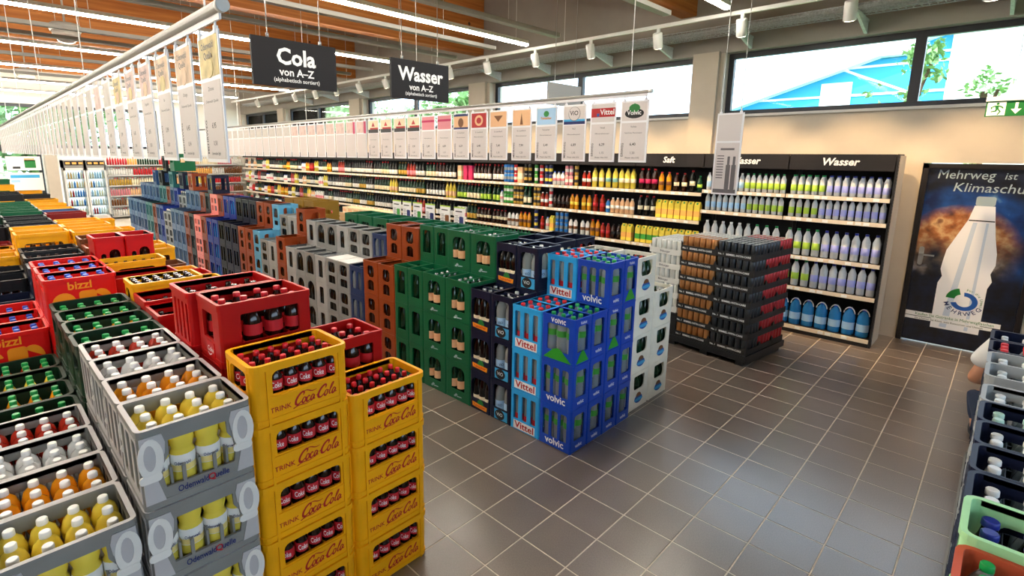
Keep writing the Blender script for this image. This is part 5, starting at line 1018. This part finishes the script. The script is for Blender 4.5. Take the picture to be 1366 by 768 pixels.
mat('print_lemon', 'DCC98C', .6, var=.3, scale=14); mat('print_peach', 'DDC0A0', .6, var=.3, scale=14); mat('print_pink', 'DCC0B8', .6, var=.25, scale=14); mat('print_grey', 'C9C4BE', .6, var=.1, scale=14)
for i in range(44):
    x = .905 - .282 * i if i < 6 else .905 - .282 * 6 - .272 * (i - 6)
    pm = ['print_lemon', 'print_peach', 'print_peach', 'print_pink', 'print_pink', 'print_lemon', 'print_grey', 'print_pink'][i] if i < 8 else 'print_grey'
    pic = (pm,) + ((('text', 'Odenwald', .03, 0, .035, 'ink_grey'), ('text', 'Quelle', .03, 0, .005, 'ink_grey'), ('oval', 'print_peach' if i % 2 else 'print_lemon', .0, -.035, .04, .03)) if i < 6 else ())
    banner(x, -1.9, 2.058, 2.478, .212, pic, ['Zitrone', 'Orange', 'Iso', 'Grapefruit', 'Apfel', 'Mix'][i % 6], 'Odenwald Quelle', ['6,95', '6,45', '5,99'][i % 3], ['0,58', '0,54', '0,50'][i % 3], 'MEHRWEG', '%s price banner from the aisle end over the soda crates' % ORD[i], 'price banners over soda crates', i < 7, -.02)
RP = [('paper', ('tri', 'ink_green', -.05, .0, .05, .0, .0, .055), ('oval', 'ink_black', 0, -.012, .07, .032), ('oval', 'ink_green', 0, .022, .04, .028), ('text', 'Volvic', .042, 0, -.008, 'ink_white')),
      ('paper', ('rect', 'ink_red', -.095, .095, -.025, .035), ('rect', 'ink_blue', -.05, -.03, -.02, .0), ('text', 'Vittel', .052, .035, .006, 'ink_white')),
      ('paper', ('rect', 'ink_navy', -.093, .093, -.066, -.045), ('rect', 'ink_cyan', -.093, .093, -.045, -.03), ('oval', 'ink_grey', 0, .008, .052, .05), ('oval', 'paper', 0, .009, .049, .047), ('text', 'ViO', .045, 0, .012, 'ink_black')),
      ('lab_skyblue', ('oval', 'ink_green', .0, .02, .025, .022), ('text', 'Teinacher', .026, 0, -.012, 'ink_orange')),
      ('lab_peach', ('tri', 'lab_brown', -.015, -.05, .015, -.05, 0, .04)), ('lab_peach', ('tri', 'lab_brown', -.05, .03, .05, .03, 0, -.02)), ('ink_red', ('oval', 'lab_peach', 0, 0, .05, .045), ('oval', 'ink_red', 0, 0, .03, .026)), ('lab_peach', ('rect', 'ink_navy', -.093, .093, .045, .065), ('oval', 'lab_brown', 0, -.01, .035, .04), ('rect', 'ink_navy', -.093, .093, -.066, -.05)),
      ('lab_pink', ('rect', 'lab_magenta', -.093, .093, .01, .03)), ('lab_pink', ('rect', 'lab_magenta', -.093, .093, .01, .03)), ('lab_cream', ('rect', 'ink_black', -.093, .093, -.066, -.03), ('rect', 'ink_red', -.06, .093, -.03, -.012), ('tri', 'ink_red', -.03, 0, .03, 0, 0, .045))]
rx_ = [1.013, .772, .53, .27, .02, -.236, -.467, -.698, -.926, -1.163, -1.391, -1.621, -1.865, -2.101, -2.339, -2.565]
for i in range(36):
    x = rx_[i] if i < len(rx_) else -2.565 - .235 * (i - 15)
    pic = RP[i] if i < 11 else RP[10] if i < 14 else ('print_pink', ('rect', 'lab_magenta', .05, .093, -.066, .066)) if i < 16 else ('print_pink',) if i < 22 else ('print_grey',)
    nm = ['Volvic', 'Vittel', 'ViO', 'Teinacher', 'St. Leonhard', 'St. Leonhard', 'St. Leonhard', 'St. Leonhard'][i] if i < 8 else ''
    banner(x, .7, 2.05, 2.455, .205, pic, nm, 'Natürliches Mineralwasser' if i == 0 else 'Mineralwasser', ['6,40', '6,29', '6,89', '5,49', '7,99', '7,49'][i % 6], ['1,20', '1,15', '1,10', '0,92', '1,20', '1,10'][i % 6], 'EINWEG' if i < 2 else 'MEHRWEG', '%s price banner from the aisle end over the water crates' % ORD[i], 'price banners over water crates', i < 14)
r = banner(1.335, 1.5, 1.815, 2.405, .19, ('paper',), '', '', '', '', '', 'single long pale banner hanging before the water shelf header', 'single banner over the water aisle', False, -.04)
d = MB(); d.poly([rect(-.05, .05, .325, .34)], BNM, .001, 'ink_grey')
for k in range(9): d.poly([rect(-.07, -.02, .12 + .02 * k, .127 + .02 * k)], BNM, .001, 'ink_grey')
for xx in (.015, .055): d.poly([rect(xx - .016, xx + .016, .04, .22, .006), ], BNM, .001, 'ink_grey'); d.poly([rect(xx - .009, xx + .009, .22, .28, .004)], BNM, .001, 'ink_grey')
d.poly([rect(-.083, .083, .012, .04)], BNM, .001, 'ink_grey'); obj('print', d, r)
b = MB(); b.tube([(-.07, 0, .6), (-.07, 0, ZTOP - 1.815)], .003, 'steel', 5); b.tube([(.07, 0, .6), (.07, 0, ZTOP - 1.815)], .003, 'steel', 5); obj('suspension_wire', b, r)

# ------------------------------------------------------------------ far end: fridges, shop front posters, end shelving
def fridge(y0, y1, label, idx):
    r = empty('drinks_fridge', (-16.85, (y0 + y1) / 2, 0)); tag(r, label, 'fridge', None); w = (y1 - y0) / 2 - .005; D = .6
    b = MB(); b.box(-D, -D + .03, -w, w, 0, 1.85, 'glow_panel'); b.box(-D, 0, -w, -w + .025, 0, 1.85, 'white_metal'); b.box(-D, 0, w - .025, w, 0, 1.85, 'white_metal'); b.box(-D, 0, -w, w, 0, .14, 'white_metal'); b.box(-D, 0, -w, w, 1.62, 1.85, 'grey_metal'); obj('cabinet', b, r)  # back panel itself glows to brighten the contents, standing in for interior lamps
    b = MB(); b.box(.002, .004, -w + .04, w - .04, 1.70, 1.82, 'dark_panel')
    for k in range(3): b.box(.004, .006, -w + .07 + k * w * .6, -w + .07 + k * w * .6 + w * .4, 1.73, 1.79, 'lab_orange')
    obj('header', b, r)
    b = MB(); b.box(0, .035, -w, -w + .045, .14, 1.62, 'white_metal'); b.box(0, .035, w - .045, w, .14, 1.62, 'white_metal'); b.box(0, .035, -w, w, .14, .2, 'white_metal'); b.box(0, .035, -w, w, 1.55, 1.62, 'white_metal'); d = obj('door', b, r)
    b = MB(); b.box(.012, .018, -w + .045, w - .045, .2, 1.55, 'fridge_glass'); obj('pane', b, d)
    cols = ['lab_blue', 'lab_red', 'lab_white', 'lab_orange', 'lab_white', 'lab_skyblue', 'lab_cream', 'lab_cream']; rr = random.Random(idx)
    for k in range(5):
        z = .22 + k * .27; b = MB(); b.box(-D + .03, -.03, -w + .025, w - .025, z - .012, z, 'white_metal'); obj('shelf_board', b, r)
        m = MB(); n = int(2 * w / .062); 
        for i in range(n): m.lathe([(.026, 0), (.026, .13), (.012, .18), (.012, .2)], 7, rr.choice(cols), (-.09, -w + .05 + i * .062, z + .001))
        tag(obj('bottles', m, r), kind='stuff')
fridge(-.36, .165, 'left white glass-door drinks fridge at the far end wall', 1); fridge(.17, .68, 'right white glass-door drinks fridge at the far end wall', 2)
b = MB(); b.box(-17.3, -16.9, -.72, -.45, 0, 2.3, 'wall_paint'); tag(obj('wall_pillar', b), kind='structure')
def poster(y0, y1, z0, z1, label, shapes):
    r = empty('window_poster', (-17.55, 0, 0)); tag(r, label, 'poster'); b = MB(); b.box(0, .004, y0, y1, z0, z1, 'paper_white'); obj('sheet', b, r)
    M = Matrix(((0, 0, 1, .0045), (1, 0, 0, 0), (0, 1, 0, 0), (0, 0, 0, 1))); d = MB()
    for m, a0, a1, c0, c1 in shapes: d.poly([rect(a0, a1, c0, c1, .01)], M, .001, m)
    obj('print', d, r)
poster(-1.55, -.78, 1.55, 1.95, 'pale poster with a green crate on the shop front glass', [('ink_green', -1.15, -.9, 1.62, 1.85), ('lab_peach', -1.15, -.92, 1.82, 1.9), ('ink_black', -1.42, -1.25, 1.6, 1.66)])
poster(-2.3, -1.62, 1.5, 1.95, 'poster with an orange picture on the shop front glass', [('lab_orange', -2.2, -1.7, 1.6, 1.9), ('lab_peach', -2.0, -1.75, 1.55, 1.65)])
poster(-1.6, -.78, .95, 1.48, 'white poster with light blue bars on the shop front glass', [('ink_cyan', -1.5, -.85, 1.33, 1.42), ('lab_skyblue', -1.5, -1.3, 1.2, 1.28)])
poster(-2.5, -1.66, .85, 1.46, 'white poster with a pink sketch on the shop front glass', [('lab_pink', -2.3, -2.1, 1.1, 1.2), ('lab_skyblue', -1.95, -1.8, 1.0, 1.35)])
r = empty('end_wall_shelving', (-17.1, 0, 0)); tag(r, 'long white shelving full of bottles along the far end wall', 'shelf')
b = MB(); b.box(-.48, -.45, .75, 4.9, 0, 2.0, 'white_metal'); obj('back_panel', b, r)
EC = ['lab_orange', 'lab_red', 'lab_cream', 'lab_white', 'lab_white', 'lab_cream', 'lab_gold', 'lab_peach', 'glass_green', 'lab_yellow', 'lab_pink', 'lab_brown']; rr = random.Random(8)
for k, z in enumerate((.1, .42, .74, 1.06, 1.38, 1.70)):
    b = MB(); b.box(-.45, .0, .75, 4.9, z - .03, z, 'white_metal'); obj('shelf_board', b, r)
    m = MB(); y = .8
    while y < 4.85:
        c = rr.choice(EC); nn = rr.randint(4, 10)
        for _ in range(nn):
            if y > 4.85: break
            m.lathe([(.03, 0), (.03, .15), (.012, .2), (.012, .24)], 6, [c, c, rr.choice(('cap_red', 'cap_gold', 'cap_white'))], (-.06, y, z + .001)); y += .068
    tag(obj('bottles', m, r), kind='stuff')

# ------------------------------------------------------------------ person squatting behind the right-hand crates
def skin(name, pts, edges, radii, m, parent, root=0, lev=2):
    me = bpy.data.meshes.new(name); me.from_pydata(pts, edges, []); me.update(); o = bpy.data.objects.new(name, me); COL.objects.link(o)
    sk = o.modifiers.new('skin', 'SKIN'); sk.use_smooth_shade = True; ss = o.modifiers.new('sub', 'SUBSURF'); ss.levels = lev; ss.render_levels = lev
    for v, r_ in zip(me.skin_vertices[0].data, radii): v.radius = (r_, r_) if not isinstance(r_, tuple) else r_; v.use_root = False
    me.skin_vertices[0].data[root].use_root = True
    dg = bpy.context.evaluated_depsgraph_get(); ev = o.evaluated_get(dg); nm = bpy.data.meshes.new_from_object(ev); bpy.data.objects.remove(o)
    nm.materials.clear(); nm.materials.append(MATS[m])
    for p in nm.polygons: p.material_index = 0; p.use_smooth = True
    return obj(name, nm, parent)
PX, PY = 3.065, 2.62
pe = empty('person', (PX, PY, 0)); tag(pe, 'person in a white T-shirt and dark jeans crouching beyond the crates, arm showing', 'person')
# facing +y (away from the viewer): left arm at -x; squat, pelvis low, knees up
bp = [(0, -.02, .22), (0, .03, .38), (0, .08, .58), (.05, .10, .74), (.12, .13, .82), (.19, .15, .89), (.235, .16, .955),
      (-.12, .09, .755), (-.225, .08, .47), (-.20, .24, .41), (-.17, .30, .385), (.21, .09, .69), (.28, .08, .49), (.22, .24, .41), (.17, .30, .385),
      (-.10, .0, .21), (-.18, .28, .30), (-.15, .08, .09), (-.16, .20, .035), (.10, .0, .21), (.17, .28, .30), (.15, .08, .09), (.16, .20, .035)]
be = [(0, 1), (1, 2), (2, 3), (3, 4), (4, 5), (5, 6), (3, 7), (7, 8), (8, 9), (9, 10), (3, 11), (11, 12), (12, 13), (13, 14), (0, 15), (15, 16), (16, 17), (17, 18), (0, 19), (19, 20), (20, 21), (21, 22)]
br = [.13, .12, .135, .12, .055, .085, .08, .052, .040, .032, .026, .052, .040, .032, .026, .09, .062, .042, .035, .09, .062, .042, .035]
body = skin('body', bp, be, br, 'skin', pe)
skin('shirt', [(0, 0, .25), (0, .03, .38), (0, .08, .58), (.05, .10, .73), (-.125, .09, .765), (-.222, .08, .56), (.21, .09, .695), (.27, .08, .555)], [(0, 1), (1, 2), (2, 3), (3, 4), (4, 5), (3, 6), (6, 7)], [.145, .14, .150, .125, .078, .074, .070, .062], 'shirt', pe)
skin('jeans', [(0, -.03, .21), (-.10, .0, .21), (-.185, .28, .30), (-.15, .09, .12), (.10, .0, .21), (.17, .28, .30), (.15, .09, .12)], [(0, 1), (1, 2), (2, 3), (0, 4), (4, 5), (5, 6)], [.145, .105, .078, .056, .105, .075, .056], 'jeans', pe)
for s in (-1, 1):
    skin('shoe', [(s * .15, .05, .05), (s * .155, .14, .045), (s * .165, .26, .035)], [(0, 1), (1, 2)], [.048, .05, .04], 'shoe', pe)
    for k in range(4): a = -.03 + .02 * k; skin('finger', [(s * (.165 + a * .4), .30, .385 + a * .3), (s * (.15 + a * .4), .345 - abs(k - 1.5) * .006, .37 + a * .3), (s * (.14 + a * .4), .37 - abs(k - 1.5) * .006, .35 + a * .3)], [(0, 1), (1, 2)], [.009, .0085, .0075], 'skin', body, lev=1)
    skin('thumb', [(s * .155, .29, .395), (s * .12, .315, .395), (s * .105, .335, .385)], [(0, 1), (1, 2)], [.011, .0095, .008], 'skin', body, lev=1)
h = MB(); h.lathe([(.02, -.10), (.07, -.08), (.098, -.02), (.10, .04), (.075, .09), (.02, .115)], 16, 'hair', (.225, .135, .945)); obj('hair', h, pe)
f = MB()
for s in (-1, 1): f.lathe([(.004, -.008), (.011, 0), (.004, .008)], 8, 'ink_white', (.235 + s * .032, .245, .93)); f.lathe([(.012, -.03), (.02, 0), (.012, .03)], 8, 'skin', (.235 + s * .095, .15, .92))
f.lathe([(.014, -.02), (.008, .025)], 8, 'skin', (.235, .25, .905)); f.box(.21, .26, .236, .243, .863, .873, 'redade'); obj('face', f, body)

# ------------------------------------------------------------------ past 300 of one kind: the farther ones become one joined object
def thin_out(name, keep, label, cat):
    eye = Vector((2.8575, -2.5453, 2.0895)); L = [o for o in COL.objects if o.parent is None and o.name.split('.')[0] == name and o.type == 'MESH' and o.get('kind') is None]
    if len(L) <= keep: return
    L.sort(key=lambda o: (o.name in HIDDEN, (o.location - eye).length)); m = MB(); kids = {}
    for c in COL.objects:
        if c.parent is not None: kids.setdefault(c.parent.name, []).append(c)
    dead = []
    for o in L[keep:]:
        T = Matrix.LocRotScale(o.location, o.rotation_euler, o.scale); m.join(o.data, T); dead.append(o)
        for c in kids.get(o.name, ()): m.join(c.data, T @ Matrix.LocRotScale(c.location, c.rotation_euler, c.scale)); dead.append(c)
    bpy.data.batch_remove(dead)
    tag(obj('far_' + name + 's', m), label, cat, None, 'stuff')
for nm_, lb_, ct_ in (('water_bottle', 'remaining clear water bottles inside the blue crates', 'bottles'), ('glass_water_bottle', 'remaining glass bottles inside the farther water crates', 'bottles'), ('beer_bottle', 'remaining beer bottles in the farther crates', 'bottles'), ('lemonade_bottle', 'remaining lemonade bottles in the farther soda crates', 'bottles'),
                      ('water_crate', 'remaining water crates, under and behind the others at the far end', 'crates'), ('beer_crate', 'remaining beer crates, under and behind the others', 'crates'), ('can', 'remaining cans in the trays behind', 'cans'), ('pet_water_bottle', 'remaining clear bottles on the water shelves', 'bottles'), ('mineral_water_bottle', 'remaining mineral water bottles', 'bottles')):
    thin_out(nm_, 290, lb_, ct_)
